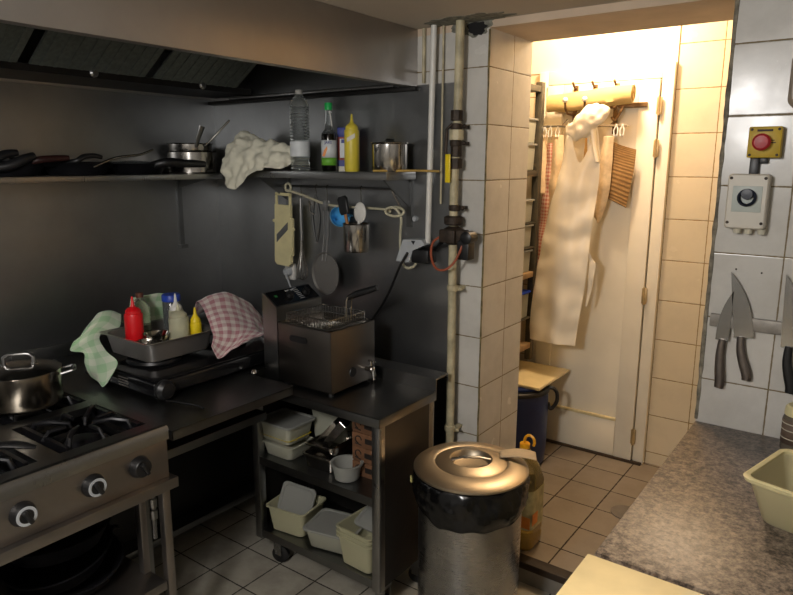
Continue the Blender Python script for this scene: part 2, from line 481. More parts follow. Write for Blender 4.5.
# ------------------------------------------------------------------ corridor door
d = bpy.data.objects.new('door_1', None); link(d, None, Matrix.Translation((-1.5, 3.44, ZS))); d.location = (-1.5, 3.44, ZS); d['kind'] = 'structure'
b = MB(); 
b.box(-.93, 3.425, ZS, -.874, 3.46, 2.13, .004); b.box(-1.509, 3.4255, 2.06, -.931, 3.46, 2.129, .004); b.box(-1.56, 3.425, ZS, -1.51, 3.46, 2.13, .004)
obj('door_frame', b, 'doorpaint', d, True)
b = MB(); b.box(-1.508, 3.432, ZS+.012, -.936, 3.455, 2.055)
for (x0, x1, z0, z1) in ((-1.508, -1.42, .1, 2.055), (-1.03, -.936, .1, 2.055), (-1.419, -1.031, ZS+.012, .3), (-1.419, -1.031, 1.93, 2.055)):
    b.box(x0, 3.414, z0, x1, 3.434, z1, .003)
obj('door_panel', b, 'doorpaint', d, True)
b = MB().box(-1.42, 3.41, .3, -1.03, 3.424, .318, .004); obj('panel_moulding', b, plain('yellowed_moulding', 'e2d2a0', .5), d, True)
b = MB().box(-1.51, 3.40, ZS, -.88, 3.42, ZS+.012); obj('draught_strip', b, plain('dark_strip', '3a2c1c', .8), d, True)
for z in (1.93, 1.73, 1.0, .24):
    b = MB().box(-.942, 3.402, z-.04, -.918, 3.416, z+.04, .003); b.tube([(-.93, 3.402, z-.045), (-.93, 3.402, z+.045)], .006, 8)
    obj('hinge', b, plain('hinge_metal', 'c0a87c', .4, .6), d, True)

# ------------------------------------------------------------------ extractor hood
XH = -1.536
t = thing('extractor_hood', 'large brushed steel extractor hood under the ceiling above the stove', 'extractor hood', (-2.1, 1.0, 1.95))
b = MB().box(XH-.012, -1.0, 1.948, XH, YW-.001, ZC-.001, .001); b.box(XH-.035, -1.0, 1.948, XH-.012, YW-.001, 1.955)
obj('front_panel', b, 'hood', t, True)
b = MB().box(XL+.006, -1.0, 2.156, XH-.013, YW-.006, 2.161); b.box(XL+.006, -1.0, 1.95, XH, -.99, 2.156); obj('inner_top', b, 'gutter', t, True)
b = MB().box(XL+.006, -1.0, 1.965, -2.46, YW-.03, 1.972); b.box(-2.462, -1.0, 1.965, -2.455, YW-.03, 1.99); obj('gutter', b, 'gutter', t, True)
b = MB().box(XL+.006, -.98, 1.955, XL+.03, YW-.006, 1.964); obj('wall_flange', b, 'hood', t, True)
edges = [-.78, -.29, .2, .69, 1.18, 1.67, 2.14]
for y0, y1 in zip(edges, edges[1:]):
    b = MB(); ya, yb = y0+.022, y1-.022
    q = [(-2.45, 1.988), (-2.2, 2.15), (-2.208, 2.156), (-2.458, 1.994)]
    b.prism_ax(q, 'y', ya, yb)
    for k in range(9):
        yy = ya+.03+(yb-ya-.06)*k/8
        b.prism_ax([(-2.446, 1.988), (-2.2, 2.148), (-2.197, 2.146), (-2.443, 1.986)], 'y', yy, yy+.012)
    obj('grease_filter', b, 'filter', t, True)
for y in (1.435, 1.93, .95):
    b = MB(); b.lathe([(0, 0), (.017, 0), (.017, .006), (.01, .012), (0, .012)], 16); b.bm.transform(Matrix.Translation((-2.452, y, 1.983)) @ Matrix.Rotation(PI/2, 4, 'Y')); obj('filter_knob', b, 'steel', t, True)
b = MB().box(XL+.01, YW-.045, 1.932, XH+.02, YW-.006, 1.948, .002); obj('end_channel', b, 'gutter', t, True)
b = MB().box(-2.6, YW-.047, 1.95, -1.62, YW-.006, 1.962, .002); obj('light_strip', b, 'steel', t, True)

# ------------------------------------------------------------------ wall shelves
SZ = 1.604
t = thing('wall_shelf', 'long steel wall shelf full of black pans on the left wall', 'shelf', (-2.6, 1.0, SZ))
b = MB().box(-2.76, -.4, SZ-.003, -2.48, 2.235, SZ); b.box(-2.482, -.4, SZ-.022, -2.479, 2.04, SZ, .001); b.box(-2.76, -.4, SZ, -2.757, 2.2, SZ+.02)
obj('shelf_tray', b, 'steel', t, True)
for y in (2.0, .95, -.1):
    b = MB().box(-2.762, y-.012, 1.25, -2.75, y+.012, SZ-.003); b.prism_ax([(-2.75, SZ-.004), (-2.5, SZ-.004), (-2.5, SZ-.015), (-2.75, SZ-.07)], 'y', y-.002, y+.002); b.box(-2.762, y-.02, 1.245, -2.735, y+.02, 1.262)
    obj('bracket', b, 'dsteel', t, True)
SB = 1.622
t = thing('wall_shelf', 'short steel wall shelf with bottles and a pot on the back wall', 'shelf', (-1.9, 2.15, SB))
b = MB().box(-2.477, 2.04, SB-.003, -1.534, 2.236, SB); b.box(-2.477, 2.036, SB-.03, -1.534, 2.04, SB, .001); b.box(-1.536, 2.036, SB-.03, -1.532, 2.232, SB, .001)
obj('shelf_tray', b, 'steel', t, True)
for x in (-2.25, -1.56):
    b = MB().box(x-.012, 2.225, 1.4, x+.012, 2.237, SB-.004); b.prism_ax([(2.226, SB-.004), (2.05, SB-.004), (2.05, SB-.03), (2.226, SB-.14)], 'x', x-.002, x+.002)
    obj('bracket', b, 'dsteel', t, True)

# ------------------------------------------------------------------ pans on the left shelf
def pan_meshes(Rr, h, hl, tilt, bend=.02, hw=.012, stack=False):
    a = MB().lathe([(0, 0), (Rr*.76, 0), (Rr*.8, .002), (Rr, h), (Rr+.004, h+.002), (Rr-.002, h+.004), (Rr*.79, .006), (Rr*.74, .005), (0, .005)], 48)
    c = MB(); pts = []
    for i in range(9):
        u = i/8; pts.append((Rr-.006+hl*u, 0, h-.012+tilt*u*hl+bend*math.sin(PI*u)))
    c.tube(pts, [hw*.7, hw*.75, hw*.8, hw*.9, hw, hw*1.1, hw*1.1, hw, hw*.55], 10, flat=(0, 0, 1))
    return a, c
def pan(label, loc, rz, Rr=.13, h=.04, hl=.2, tilt=.25, hm='blackplastic', bm_='blackpan', cat='frying pan', group=None, name='frying_pan', bend=.02, hw=.012, rot=None):
    t = thing(name, label, cat, loc, rz, group, rot=rot)
    a, c = pan_meshes(Rr, h, hl, tilt, bend, hw)
    obj('pan_body', a, bm_, t); obj('handle', c, hm, t)
    return t
z = SZ
def shelf_pan(label, y, zo, Rr, h, path, r, hm='blackplastic'):
    x = -2.62
    t = thing('frying_pan', label, 'frying pan', (x, y, SZ+zo))
    a, c = pan_meshes(Rr, h, .1, 0); c.bm.free(); obj('pan_body', a, 'blackpan', t)
    P = cpath([Vector(p) for p in path], 6); n = len(P)
    obj('handle', MB().tube(P, [r*(.75+.45*math.sin(PI*min(1, .15+.8*i/n))) for i in range(n)], 10), hm, t, True)
shelf_pan('black frying pan with a thick handle at the left end of the long wall shelf', .90, .001, .125, .05, [(-2.53, .98, 1.65), (-2.5, 1.076, 1.669), (-2.5, 1.111, 1.682), (-2.5, 1.152, 1.688)], .013)
shelf_pan('smaller black pan, its thick handle rising steeply beside the leftmost handle', .95, .03, .105, .035, [(-2.53, 1.03, 1.635), (-2.5, 1.11, 1.64), (-2.49, 1.166, 1.664), (-2.49, 1.205, 1.678)], .015)
shelf_pan('black frying pan with a dark red handle on the long wall shelf', 1.17, .001, .125, .05, [(-2.54, 1.17, 1.648), (-2.5, 1.22, 1.662), (-2.5, 1.28, 1.668), (-2.5, 1.335, 1.671)], .011, 'darkred')
shelf_pan('black frying pan with a hooked handle in the middle of the long shelf', 1.28, .035, .095, .03, [(-2.54, 1.34, 1.655), (-2.5, 1.365, 1.66), (-2.5, 1.396, 1.676), (-2.5, 1.437, 1.68), (-2.5, 1.468, 1.674)], .009)
shelf_pan('black frying pan with a thin bright metal handle on the long shelf', 1.43, .001, .13, .048, [(-2.5, 1.43, 1.637), (-2.49, 1.494, 1.664), (-2.5, 1.546, 1.676), (-2.5, 1.637, 1.687), (-2.5, 1.699, 1.708)], .0045, 'wire')
shelf_pan('black pan with a fat black handle lying in front of the steel saucepan', 1.70, .001, .12, .042, [(-2.53, 1.70, 1.64), (-2.485, 1.75, 1.655), (-2.478, 1.83, 1.652), (-2.478, 1.94, 1.648)], .016)
b = MB().lathe([(0, .012), (.05, .009), (.1, .0), (.103, -.003), (.1, -.003), (0, .008)], 40, (-2.62, 1.68, SZ+.048)); LP = [o for o in COL.objects if o.get('label', '').startswith('black pan with a fat')][0]; obj('glass_lid', b, 'clear', LP, True)
# nested saucepans and a ladle
t = thing('saucepan', 'wide steel saucepan at the right end of the long shelf, lower of two', 'saucepan', (-2.63, 1.99, z))
b = MB().lathe([(0, 0), (.1, 0), (.108, .008), (.11, .096), (.117, .1), (.107, .1), (.104, .012), (0, .008)], 48); obj('pan_body', b, 'bright', t)
b = MB().tube([(-.09, -.04, .09), (-.115, -.08, .1)], .008, 8); obj('handle', b, 'steel', t)
t = thing('saucepan', 'smaller steel saucepan with an upright handle nested in the wide one', 'saucepan', (-2.63, 1.985, z+.06))
b = MB().lathe([(0, 0), (.088, 0), (.094, .008), (.098, .072), (.105, .077), (.095, .075), (.09, .012), (0, .008)], 48); obj('pan_body', b, 'bright', t)
b = MB().tube([(.09, -.035, .06), (.108, -.035, .1), (.122, -.022, .15)], [.009, .012, .016], 10, flat=(1, 0, 0)); obj('handle', b, 'dsteel', t)
t = thing('ladle', 'thin steel ladle with its stem leaning out of the nested saucepans', 'ladle', (-2.60, 1.97, z+.075))
b = MB().sphere((0, 0, .03), .03, 14, .6); obj('bowl', b, 'steel', t)
b = MB().tube([(.01, .0, .03), (.08, .02, .055), (.12, .07, .12), (.145, .105, .165)], .005, 8); obj('stem', b, 'wire', t)

# ------------------------------------------------------------------ crumpled white towel
t = thing('kitchen_towel', 'crumpled white towel with a faint blue stripe over the shelf corner', 'towel', (-2.35, 2.08, 1.6))
rows = []
prof = [(0.0, .0), (.16, .02), (.36, .09), (.55, .12), (.75, .08), (.95, .015)]
X0, X1 = -2.42, -2.08
def trow(x, hh, yb, yf, drop):
    return [(x, yb, 1.632), (x, yb-.02, 1.63+hh*.7), (x+.01, (yb+yf)/2, 1.63+hh), (x, yf+.03, 1.63+hh*.75), (x-.005, yf, 1.632+hh*.2), (x, yf-.012, 1.632-drop)]
rows = [trow(-2.475, .035, 2.2, 2.05, .0), trow(-2.445, .13, 2.21, 2.03, .03), trow(-2.40, .155, 2.21, 2.02, .085), trow(-2.33, .13, 2.2, 2.02, .09), trow(-2.26, .12, 2.2, 2.02, .03), trow(-2.17, .1, 2.2, 2.02, .004), trow(-2.1, .075, 2.2, 2.03, .0), trow(-2.075, .025, 2.2, 2.05, .0)]
def wtow(u, v, p):
    return .016*abs(nz(p, 14, 3))+.02*nz(p, 22, 9)*min(1, 6*min(v, 1-v))+.01*nz(p, 45, 4)
def towelmat():
    m, nt, bb = newmat('white_towel_striped')
    tc = nd(nt, 'ShaderNodeTexCoord'); sp = nd(nt, 'ShaderNodeSeparateXYZ'); nt.links.new(tc.outputs['UV'], sp.inputs[0])
    v = math_(nt, 'ADD', sp.outputs[0], math_(nt, 'MULTIPLY', sp.outputs[1], .0))
    s_ = math_(nt, 'LESS_THAN', math_(nt, 'ABSOLUTE', math_(nt, 'SUBTRACT', sp.outputs[1], .06)), .006)
    nt.links.new(mixc(nt, s_, lin('e6e2cd'), lin('8d92a0')), bb.inputs['Base Color']); bb.inputs['Roughness'].default_value = .95
    bump(nt, bb, noise_(nt, 300, 2), .3, .001); return m
M['toweled'] = towelmat()
b = MB().loft(rows, 50, 60, wtow); obj('cloth', b, 'toweled', t, True, solid=.003, sub=1)

# ------------------------------------------------------------------ things on the short shelf
z = SB
t = thing('water_bottle', 'tall clear plastic water bottle with white cap on the short shelf', 'bottle', (-2.05, 2.11, z))
pr = [(0, .002), (.034, 0), (.042, .006)]
for k in range(5): pr += [(.042, .012+k*.009), (.0395, .0165+k*.009)]
pr += [(.042, .065), (.0425, .1), (.0425, .118)]
for k in range(11): pr += [(.0425, .122+k*.013), (.0395, .1285+k*.013)]
pr += [(.0425, .262), (.039, .278), (.029, .296), (.018, .309), (.0135, .314), (.0135, .322)]
b = MB().lathe(pr, 40, cap1=True); obj('bottle_body', b, 'clear', t)
b = MB().lathe([(.0428, .06), (.0428, .122), (.0422, .122), (.0422, .06)], 40, cap0=False, cap1=False); obj('label_band', b, 'whitelabel', t)
b = MB().lathe([(.015, .316), (.0155, .317), (.0155, .332), (.0145, .334), (0, .334)], 24); obj('cap', b, 'whiteplastic', t)

t = thing('sauce_bottle', 'dark soy sauce bottle with a green cap and white green label', 'bottle', (-1.885, 2.11, z))
b = MB().lathe([(0, 0), (.028, 0), (.031, .004), (.031, .145), (.03, .15), (.012, .155), (0, .155)], 32); obj('sauce_fill', b, 'sauce', t)
b = MB().lathe([(.0305, .15), (.027, .156), (.017, .168), (.0145, .19), (.0115, .225), (.0115, .25), (0, .25)], 32, cap0=False); obj('bottle_neck', b, 'clear', t)
b = MB().lathe([(.014, .245), (.016, .246), (.016, .272), (.015, .274), (0, .274)], 24); obj('cap', b, 'green', t)
b = MB().lathe([(.0316, .055), (.0316, .125)], 32, cap0=False, cap1=False); lb = obj('white_label', b, 'whitelabel', t, solid=.0006)
b = MB().lathe([(.0316, .024), (.0316, .055)], 32, cap0=False, cap1=False); obj('green_label', b, 'greenlabel', t, solid=.0006)
ca = Matrix.Translation((-.003, -.0325, .108)) @ Matrix.Rotation(PI/2, 4, 'X')
text('lettering', 'JARS', .015, 'bluelabel', lb, Matrix.Rotation(R(36), 4, 'Z') @ Matrix.Translation((0, -.0335, .115)) @ Matrix.Rotation(PI/2, 4, 'X'))
b = MB(); b.X = Matrix.Rotation(R(30), 4, 'Z'); b.prism_ax([(-.022, .062), (-.012, .058), (.0, .09), (-.002, .1), (-.014, .085)], 'y', -.0335, -.031); obj('orange_figure', b, 'orangelabel', lb)
b = MB().tube([(.012, -.008, .24), (.022, -.012, .22), (.03, -.015, .18)], .003, 8); obj('pour_straw', b, 'whiteplastic', t)

t = thing('food_carton', 'narrow blue and red carton between the soy sauce and yellow bottle', 'carton', (-1.862, 2.18, z), R(32))
b = MB().box(-.026, -.016, 0, .026, .016, .02); obj('carton_base', b, 'offwhite', t)
b = MB().box(-.026, -.016, .02, .026, .016, .175, .001); obj('carton_body', b, 'redlabel', t)
obj('blue_band', MB().box(-.0265, -.0165, .02, .0265, .0165, .045), 'bluelabel', t); obj('blue_top', MB().box(-.0265, -.0165, .14, .0265, .0165, .178, .001), 'bluelabel', t)
b = MB().box(-.016, -.0175, .055, .012, -.0155, .132); pl = obj('front_label', b, 'whitelabel', t)
b = MB().box(-.01, -.0185, .115, .006, -.017, .13); obj('blue_badge', b, 'bluelabel', pl)

def squeeze(name, label, loc, Rr, h, hn, mb_, mc, nozz=.006):
    t = thing(name, label, 'squeeze bottle', loc)
    b = MB().lathe([(0, 0), (Rr*.9, 0), (Rr, .006), (Rr, h-.008), (Rr*.95, h-.002), (Rr*.8, h), (0, h)], 32); obj('bottle_body', b, mb_, t)
    b = MB().lathe([(Rr*.86, h-.002), (Rr*.84, h+.01), (Rr*.6, h+.019), (nozz*1.7, h+.024), (nozz*1.1, h+.032), (nozz*.5, h+.03+hn), (0, h+.03+hn)], 32); obj('nozzle_cap', b, mc, t)
    return t
t = squeeze('squeeze_bottle', 'tall yellow squeeze bottle with white tape on the short shelf', (-1.762, 2.11, z), .0305, .165, .03, 'yellow', 'yellow')
b = MB(); b.X = Matrix.Rotation(R(35), 4, 'Z'); b.prism_ax([(-.017, .115), (.015, .133), (.015, .15), (-.017, .132)], 'y', -.0325, -.028); obj('tape_strip', b, 'offwhite', t)

t = thing('stock_pot', 'small straight steel pot on the right end of the short shelf', 'pot', (-1.59, 2.135, z))
b = MB().lathe([(0, 0), (.066, 0), (.069, .004), (.07, .105), (.077, .109), (.076, .112), (.067, .108), (.066, .008), (0, .006)], 48); obj('pot_body', b, 'bright', t)
b = MB().lathe([(0, .118), (.012, .118), (.06, .113), (.067, .11), (.067, .106), (0, .106)], 40); b.lathe([(.014, .119), (.02, .122), (.014, .128), (0, .128)], 16); obj('lid', b, 'steel', t)
b = MB().tube([(-1.6, 2.04, SB+.005), (-1.46, 2.17, SB+.006), (-1.40, 2.2, SB+.004)], .0045, 8)
tag(obj('wooden_skewer', b, plain('yellow_stick', 'b3924a', .5), None), 'thin yellow stick lying across the right end of the short shelf', 'stick')

# ------------------------------------------------------------------ rail and hanging tools
t = thing('utensil_rail', 'thin dark hanging rail with tools below the short shelf', 'rail', (-1.9, 2.19, 1.55))
b = MB().tube([(-2.27, 2.185, 1.553), (-1.56, 2.185, 1.553)], .005, 8); obj('rod', b, 'dsteel', t, True)
b = MB()
for x in (-2.26, -1.57): b.tube([(x, 2.185, 1.553), (x, 2.238, 1.553)], .004, 6)
obj('rail_mounts', b, 'dsteel', t, True)
def hook(mb, x, y=2.185, z=1.553, dr=.03):
    mb.tube([(x, y+.006, z+.004), (x, y, z+.009), (x, y-.007, z+.002), (x, y-.004, z-.01), (x, y, z-dr)], .0018, 6)
# mandoline
t = thing('mandoline_slicer', 'cream plastic mandoline slicer hanging below the white towel', 'slicer', (-2.235, 2.18, 1.358), rot=(0, R(2), 0))
t.scale = (1.22, 1, 1.03)
b = MB(); pts = [(-.041, -.165), (-.034, .1), (-.03, .155), (.036, .155), (.04, .1), (.044, -.15), (.02, -.172), (-.02, -.172)]
# frame with a handle opening: built as plate plus top loop
b.prism_ax([(-.043, -.155), (-.042, .105), (.04, .105), (.044, -.155), (.03, -.168), (-.03, -.168)], 'y', -.008, .006)
b.box(-.042, -.006, .1, -.032, .004, .155, .002); b.box(.03, -.006, .1, .04, .004, .155, .002); b.box(-.042, -.006, .145, .04, .004, .158, .002)
obj('slicer_plate', b, 'cream', t)
b = MB().prism_ax([(-.03, -.03), (.028, .03), (.028, -.003), (-.03, -.065)], 'y', -.0105, -.004); obj('blade', b, 'dsteel', t)
b = MB().box(.04, -.01, -.12, .052, .006, .05, .003); b.sphere((.052, -.002, .0), .008, 10); obj('side_slider', b, 'cream', t)
b = MB().sphere((-.05, -.002, .03), .008, 10); obj('side_knob', b, 'cream', t)
b = MB(); hook(b, 0, .005, .19); obj('hook', b, 'wire', t)
# whisk
t = thing('whisk', 'steel wire whisk hanging from the rail right of the slicer', 'whisk', (-2.118, 2.175, 1.3))
b = MB().tube([(0, 0, .01), (0, 0, .2)], .0075, 12); obj('handle', b, 'steel', t)
b = MB()
for k in range(5):
    a = PI*k/5; pts = []
    for i in range(17):
        u = i/16*2*PI; zz = -.075-.085*math.cos(u) if 0 else 0
        th = i/16*PI; rr = .03*math.sin(th)**1.0*(.35+.65*math.sin(th/2 if 0 else th))
        s_ = -1 if i < 0 else 1
    prof = [(.004, .012), (.006, -.03), (.012, -.07), (.024, -.115), (.027, -.14), (.02, -.163), (0, -.172)]
    full = [(r, zz) for r, zz in prof] + [(-r, zz) for r, zz in reversed(prof[:-1])]
    b.tube([(r*math.cos(a), r*math.sin(a), zz) for r, zz in full], .0013, 6)
obj('wires', b, 'wire', t)
b = MB(); hook(b, 0, .008, .248, .05); obj('hook', b, 'wire', t)
# tongs
t = thing('tongs', 'pair of dark steel kitchen tongs hanging beside the skimmer', 'tongs', (-2.03, 2.18, 1.4))
for s_ in (-1, 1):
    b = MB().tube([(0, 0, .12), (s_*.012, 0, .08), (s_*.022, 0, .02), (s_*.014, 0, -.04), (s_*.004, 0, -.09)], [.004, .005, .007, .006, .004], 8); obj('arm', b, 'dsteel', t)
b = MB().tube([(-.03, 0, .07), (-.036, -.004, .09), (-.03, -.008, .045), (-.012, 0, .03)], .004, 8); obj('grip_ring', b, 'wire', t)
b = MB(); hook(b, 0, .005, .153, .03); obj('hook', b, 'wire', t)
# skimmer
t = thing('skimmer', 'large round mesh skimmer with two long wire stems on the rail', 'skimmer', (-1.965, 2.165, 1.35))
b = MB().tube([(-.012, .01, .14), (-.012, .008, 0), (-.02, .0, -.12)], .004, 8); b.tube([(.012, .01, .14), (.012, .008, 0), (.0, .0, -.12)], .004, 8); b.box(-.016, .004, .1, .016, .014, .145, .002); obj('stem', b, 'steel', t)
b = MB(); b.X = Matrix.Translation((0, -.002, -.175)) @ Matrix.Rotation(PI/2, 4, 'X')
b.lathe([(0, 0), (.072, -.004), (.078, .004), (.08, .004), (.074, -.007), (0, -.004)], 40, sy=1.2); obj('mesh_disc', b, 'mesh', t)
b = MB(); hook(b, 0, .02, .203, .06); obj('hook', b, 'wire', t)
# canister with tools
t = thing('utensil_canister', 'small round steel canister hanging from the rail with spatulas inside', 'canister', (-1.775, 2.15, 1.29))
b = MB().lathe([(0, 0), (.05, 0), (.054, .006), (.056, .115), (.06, .118), (.058, .12), (.053, .116), (.051, .01), (0, .008)], 40); obj('cup', b, 'bright', t)
b = MB(); hook(b, 0, .035, .263, .16); obj('hook', b, 'wire', t)
t = thing('spatula', 'black headed spatula with a wooden handle in the hanging canister', 'spatula', (-1.79, 2.14, 1.30), rot=(0, R(-14), 0))
b = MB().tube([(0, 0, 0), (0, 0, .15)], .007, 10); obj('handle', b, 'wood', t)
b = MB().rrect([(.02, .009, .008, .148), (.026, .01, .009, .16), (.026, .009, .009, .215), (.018, .006, .006, .225)]); obj('head', b, 'blackplastic', t)
t = thing('serving_spoon', 'white oval spoon standing in the hanging steel canister', 'spoon', (-1.765, 2.145, 1.30), rot=(0, R(4), 0))
b = MB().tube([(0, 0, 0), (0, 0, .12)], .006, 8); obj('handle', b, 'whiteplastic', t)
b = MB(); b.X = Matrix.Translation((.003, 0, .155)) @ Matrix.Diagonal((1, .3, 1.35, 1)); b.sphere((0, 0, 0), .032, 20); obj('bowl', b, 'whiteplastic', t)
# blue funnel
t = thing('funnel', 'light blue plastic funnel hanging left of the steel canister', 'funnel', (-1.905, 2.19, 1.425), rot=(R(75), R(0), R(55)))
b = MB().lathe([(.045, .02), (.043, .021), (.042, .016), (.036, -.01), (.018, -.032), (.009, -.042), (.006, -.085), (.0045, -.085), (.007, -.04), (.016, -.028), (.034, -.008), (.04, .018)], 32, cap0=False, cap1=False); obj('funnel_cone', b, 'blueplastic', t)
b = MB().tube([(.04, 0, .016), (.052, 0, .03), (.044, 0, .045), (.034, 0, .03)], .004, 8); obj('hanging_loop', b, 'blueplastic', t)
# cream cable running along the rail, knotted, down to the grey socket
y = 2.2
loop1 = [(-2.19+.018*math.cos(a), 2.17, 1.546+.018*math.sin(a)) for a in (3.6, 2.4, 1.2, 0, -1.2, -2.4)]
P = loop1 + [(-2.15, 2.17, 1.525), (-2.08, 2.17, 1.51), (-1.97, 2.175, 1.48), (-1.87, 2.18, 1.473), (-1.70, y, 1.47), (-1.64, y, 1.465)]
P += [(-1.6+.042*math.cos(a), y-.004*k, 1.463+.018*math.sin(a)) for k, a in enumerate((3.3, 2.3, 1.3, .3, -.7, -1.7, -2.7, -3.8))]
P += [(-1.6, y-.02, 1.478), (-1.575, y-.01, 1.44), (-1.585, y, 1.36), (-1.58, y, 1.27), (-1.555, y, 1.237), (-1.52, y, 1.243), (-1.505, y, 1.262)]
b = MB().tube(cpath(P), .0055, 8); tag(obj('extension_cable', b, 'cable'), 'cream cable knotted and draped along the rail down to the grey socket', 'cable')
b = MB().tube(cpath([(-1.65, 2.22, 1.59), (-1.635, 2.215, 1.54), (-1.6, 2.21, 1.49), (-1.585, 2.195, 1.455)]), .0045, 8); tag(obj('cable', b, plain('grey_brown_cable', '6d665c', .5)), 'dark grey cable coming down from the short shelf into the knot', 'cable')
# grey socket box
t = thing('socket_box', 'grey twin socket box with a black plug below the white pipe', 'socket', (-1.5, 2.22, 1.31))
b = MB(); b.prism_ax([(-.085, -.045), (-.05, .045), (.04, .05), (.055, .03), (.0, .005), (-.02, -.045)], 'y', -.05, .018); obj('housing', b, 'greyplastic', t)
b = MB().prism_ax([(-.01, .043), (.01, .043), (.002, .028)], 'y', -.052, -.049); obj('marker', b, 'blackplastic', t)
b = MB().box(-.01, -.05, -.045, .07, .018, .01, .006); obj('plug_block', b, 'blackplastic', t)
b = MB().tube(cpath([(-1.52, 2.16, 1.305), (-1.56, 2.16, 1.24), (-1.62, 2.18, 1.14), (-1.68, 2.2, 1.06), (-1.74, 2.2, .98), (-1.78, 2.16, .88)]), .0055, 8); tag(obj('power_cable', b, 'blackplastic'), 'black power cable running down from the grey socket behind the fryer', 'cable')
# small white wall socket under slicer
t = thing('wall_socket', 'small white wall socket with a plug below the slicer', 'socket', (-2.245, 2.237, 1.15))
b = MB().box(-.03, -.02, -.04, .03, .0, .04, .006); obj('socket_plate', b, 'whiteplastic', t)
b = MB(); b.X = Matrix.Translation((.0, -.02, 0)) @ Matrix.Rotation(PI/2, 4, 'X'); b.lathe([(0, 0), (.022, 0), (.02, .02), (.012, .03), (0, .03)], 20); obj('plug', b, 'greyplastic', t)
b = MB().tube(cpath([(-2.24, 2.19, 1.145), (-2.215, 2.18, 1.11), (-2.19, 2.18, 1.05), (-2.17, 2.15, .97)]), .004, 8); tag(obj('power_cable', b, 'greyplastic'), 'grey cable hanging from the small white wall socket', 'cable')
b = MB().lathe([(0, 0), (.012, 0), (.01, .012), (0, .014)], 14); b.bm.transform(Matrix.Translation((-1.535, 2.238, 1.435)) @ Matrix.Rotation(PI/2, 4, 'X')); tag(obj('wall_clip', b, 'greyplastic'), 'tiny grey clip on the steel wall right of the cable knot', 'clip')

# ------------------------------------------------------------------ pipes
b = MB().tube([(-1.453, 2.205, 1.345), (-1.438, 2.205, 2.16)], .0115, 14)
t = tag(obj('conduit_pipe', b, 'whiteplastic'), 'slim white vertical pipe down the steel wall beside the hood', 'pipe')
b = MB().tube([(-1.41, 2.228, 1.5), (-1.41, 2.228, 2.16)], .004, 8); b.tube([(-1.50, 2.232, 1.96), (-1.50, 2.232, 2.16)], .007, 8)
tag(obj('thin_pipe', b, 'gaspipe'), 'two thin cream tubes on the wall behind the slim white pipe', 'pipe')
t = thing('gas_pipe', 'thick cream gas pipe with rusty fittings running up the tiled pillar', 'pipe', (-1.315, 2.19, 0))
b = MB().tube([(-.004, 0, .02), (-.012, 0, 1.3), (-.012, 0, 1.6), (-.002, 0, 1.9), (0, 0, 2.16)], .0165, 18); obj('pipe', b, 'gaspipe', t)
for zz in (1.79, 1.73, 1.18, .6, 1.49):
    b = MB().lathe([(.017, -.012), (.022, -.01), (.024, 0), (.022, .01), (.017, .012)], 18, (-.008, 0, zz)); b.box(.0, .0, zz-.006, .02, .05, zz+.006); b.sphere((.03, -.005, zz), .008, 10); obj('pipe_clamp', b, 'rust' if zz > 1.3 else 'gaspipe', t)
for zz, r in ((1.83, .026), (1.76, .03), (1.70, .024), (1.655, .027)):
    b = MB().lathe([(.017, -.02), (r*.92, -.018), (r*.92, .018), (.017, .02)], 8, (-.006, 0, zz)); obj('pipe_fitting', b, 'rust' if zz != 1.76 else 'gaspipe', t)
b = MB().tube([(-.012, -.02, 1.8), (-.03, -.03, 1.78), (-.032, -.032, 1.70), (-.024, -.03, 1.64)], .006, 8); obj('handle_arm', b, 'rust', t)
b = MB().box(-.030, -.04, 1.585, -.008, -.034, 1.69, .003); obj('lever_tag', b, 'brightyellow', t)
b = MB(); b.X = Matrix.Translation((-.012, 0, 0)); b.sphere((0, 0, 1.385), .048, 16, .8); b.lathe([(.03, .045), (.036, .05), (.036, .075), (.028, .08), (.02, .08)], 12, (0, 0, 1.38)); b.box(-.035, -.05, 1.36, .035, -.03, 1.41, .006)
b.box(.02, -.035, 1.36, .07, .005, 1.41, .006); obj('valve_body', b, 'rust', t)
b = MB().box(.035, -.05, 1.30, .085, .0, 1.375, .006); b.X = Matrix.Translation((.075, -.025, 1.385)) @ Matrix.Rotation(PI/2, 4, 'X'); b.lathe([(0, -.02), (.024, -.02), (.024, .03), (.018, .034), (0, .034)], 14); obj('valve_actuator', b, 'blackplastic', t)
b = MB().tube(cpath([(-1.35, 2.15, 1.385), (-1.385, 2.14, 1.36), (-1.388, 2.13, 1.31), (-1.36, 2.12, 1.265), (-1.32, 2.12, 1.26), (-1.285, 2.13, 1.29), (-1.262, 2.14, 1.34), (-1.26, 2.15, 1.37)]), .0048, 8); tag(obj('valve_cable', b, 'orange'), 'orange brown cable looping under the gas valve', 'cable')
b = MB().tube([(-1.45, 2.2, 1.325), (-1.40, 2.18, 1.33), (-1.36, 2.16, 1.36)], .009, 8); tag(obj('cable_gland', b, 'blackplastic'), 'short black conduit joining the grey socket box to the gas valve', 'conduit')

# ------------------------------------------------------------------ stove
XF = -1.715
t = thing('gas_stove', 'steel gas stove with black burners and round black knobs at left', 'stove', (-2.2, .6, 0))
b = MB(); 
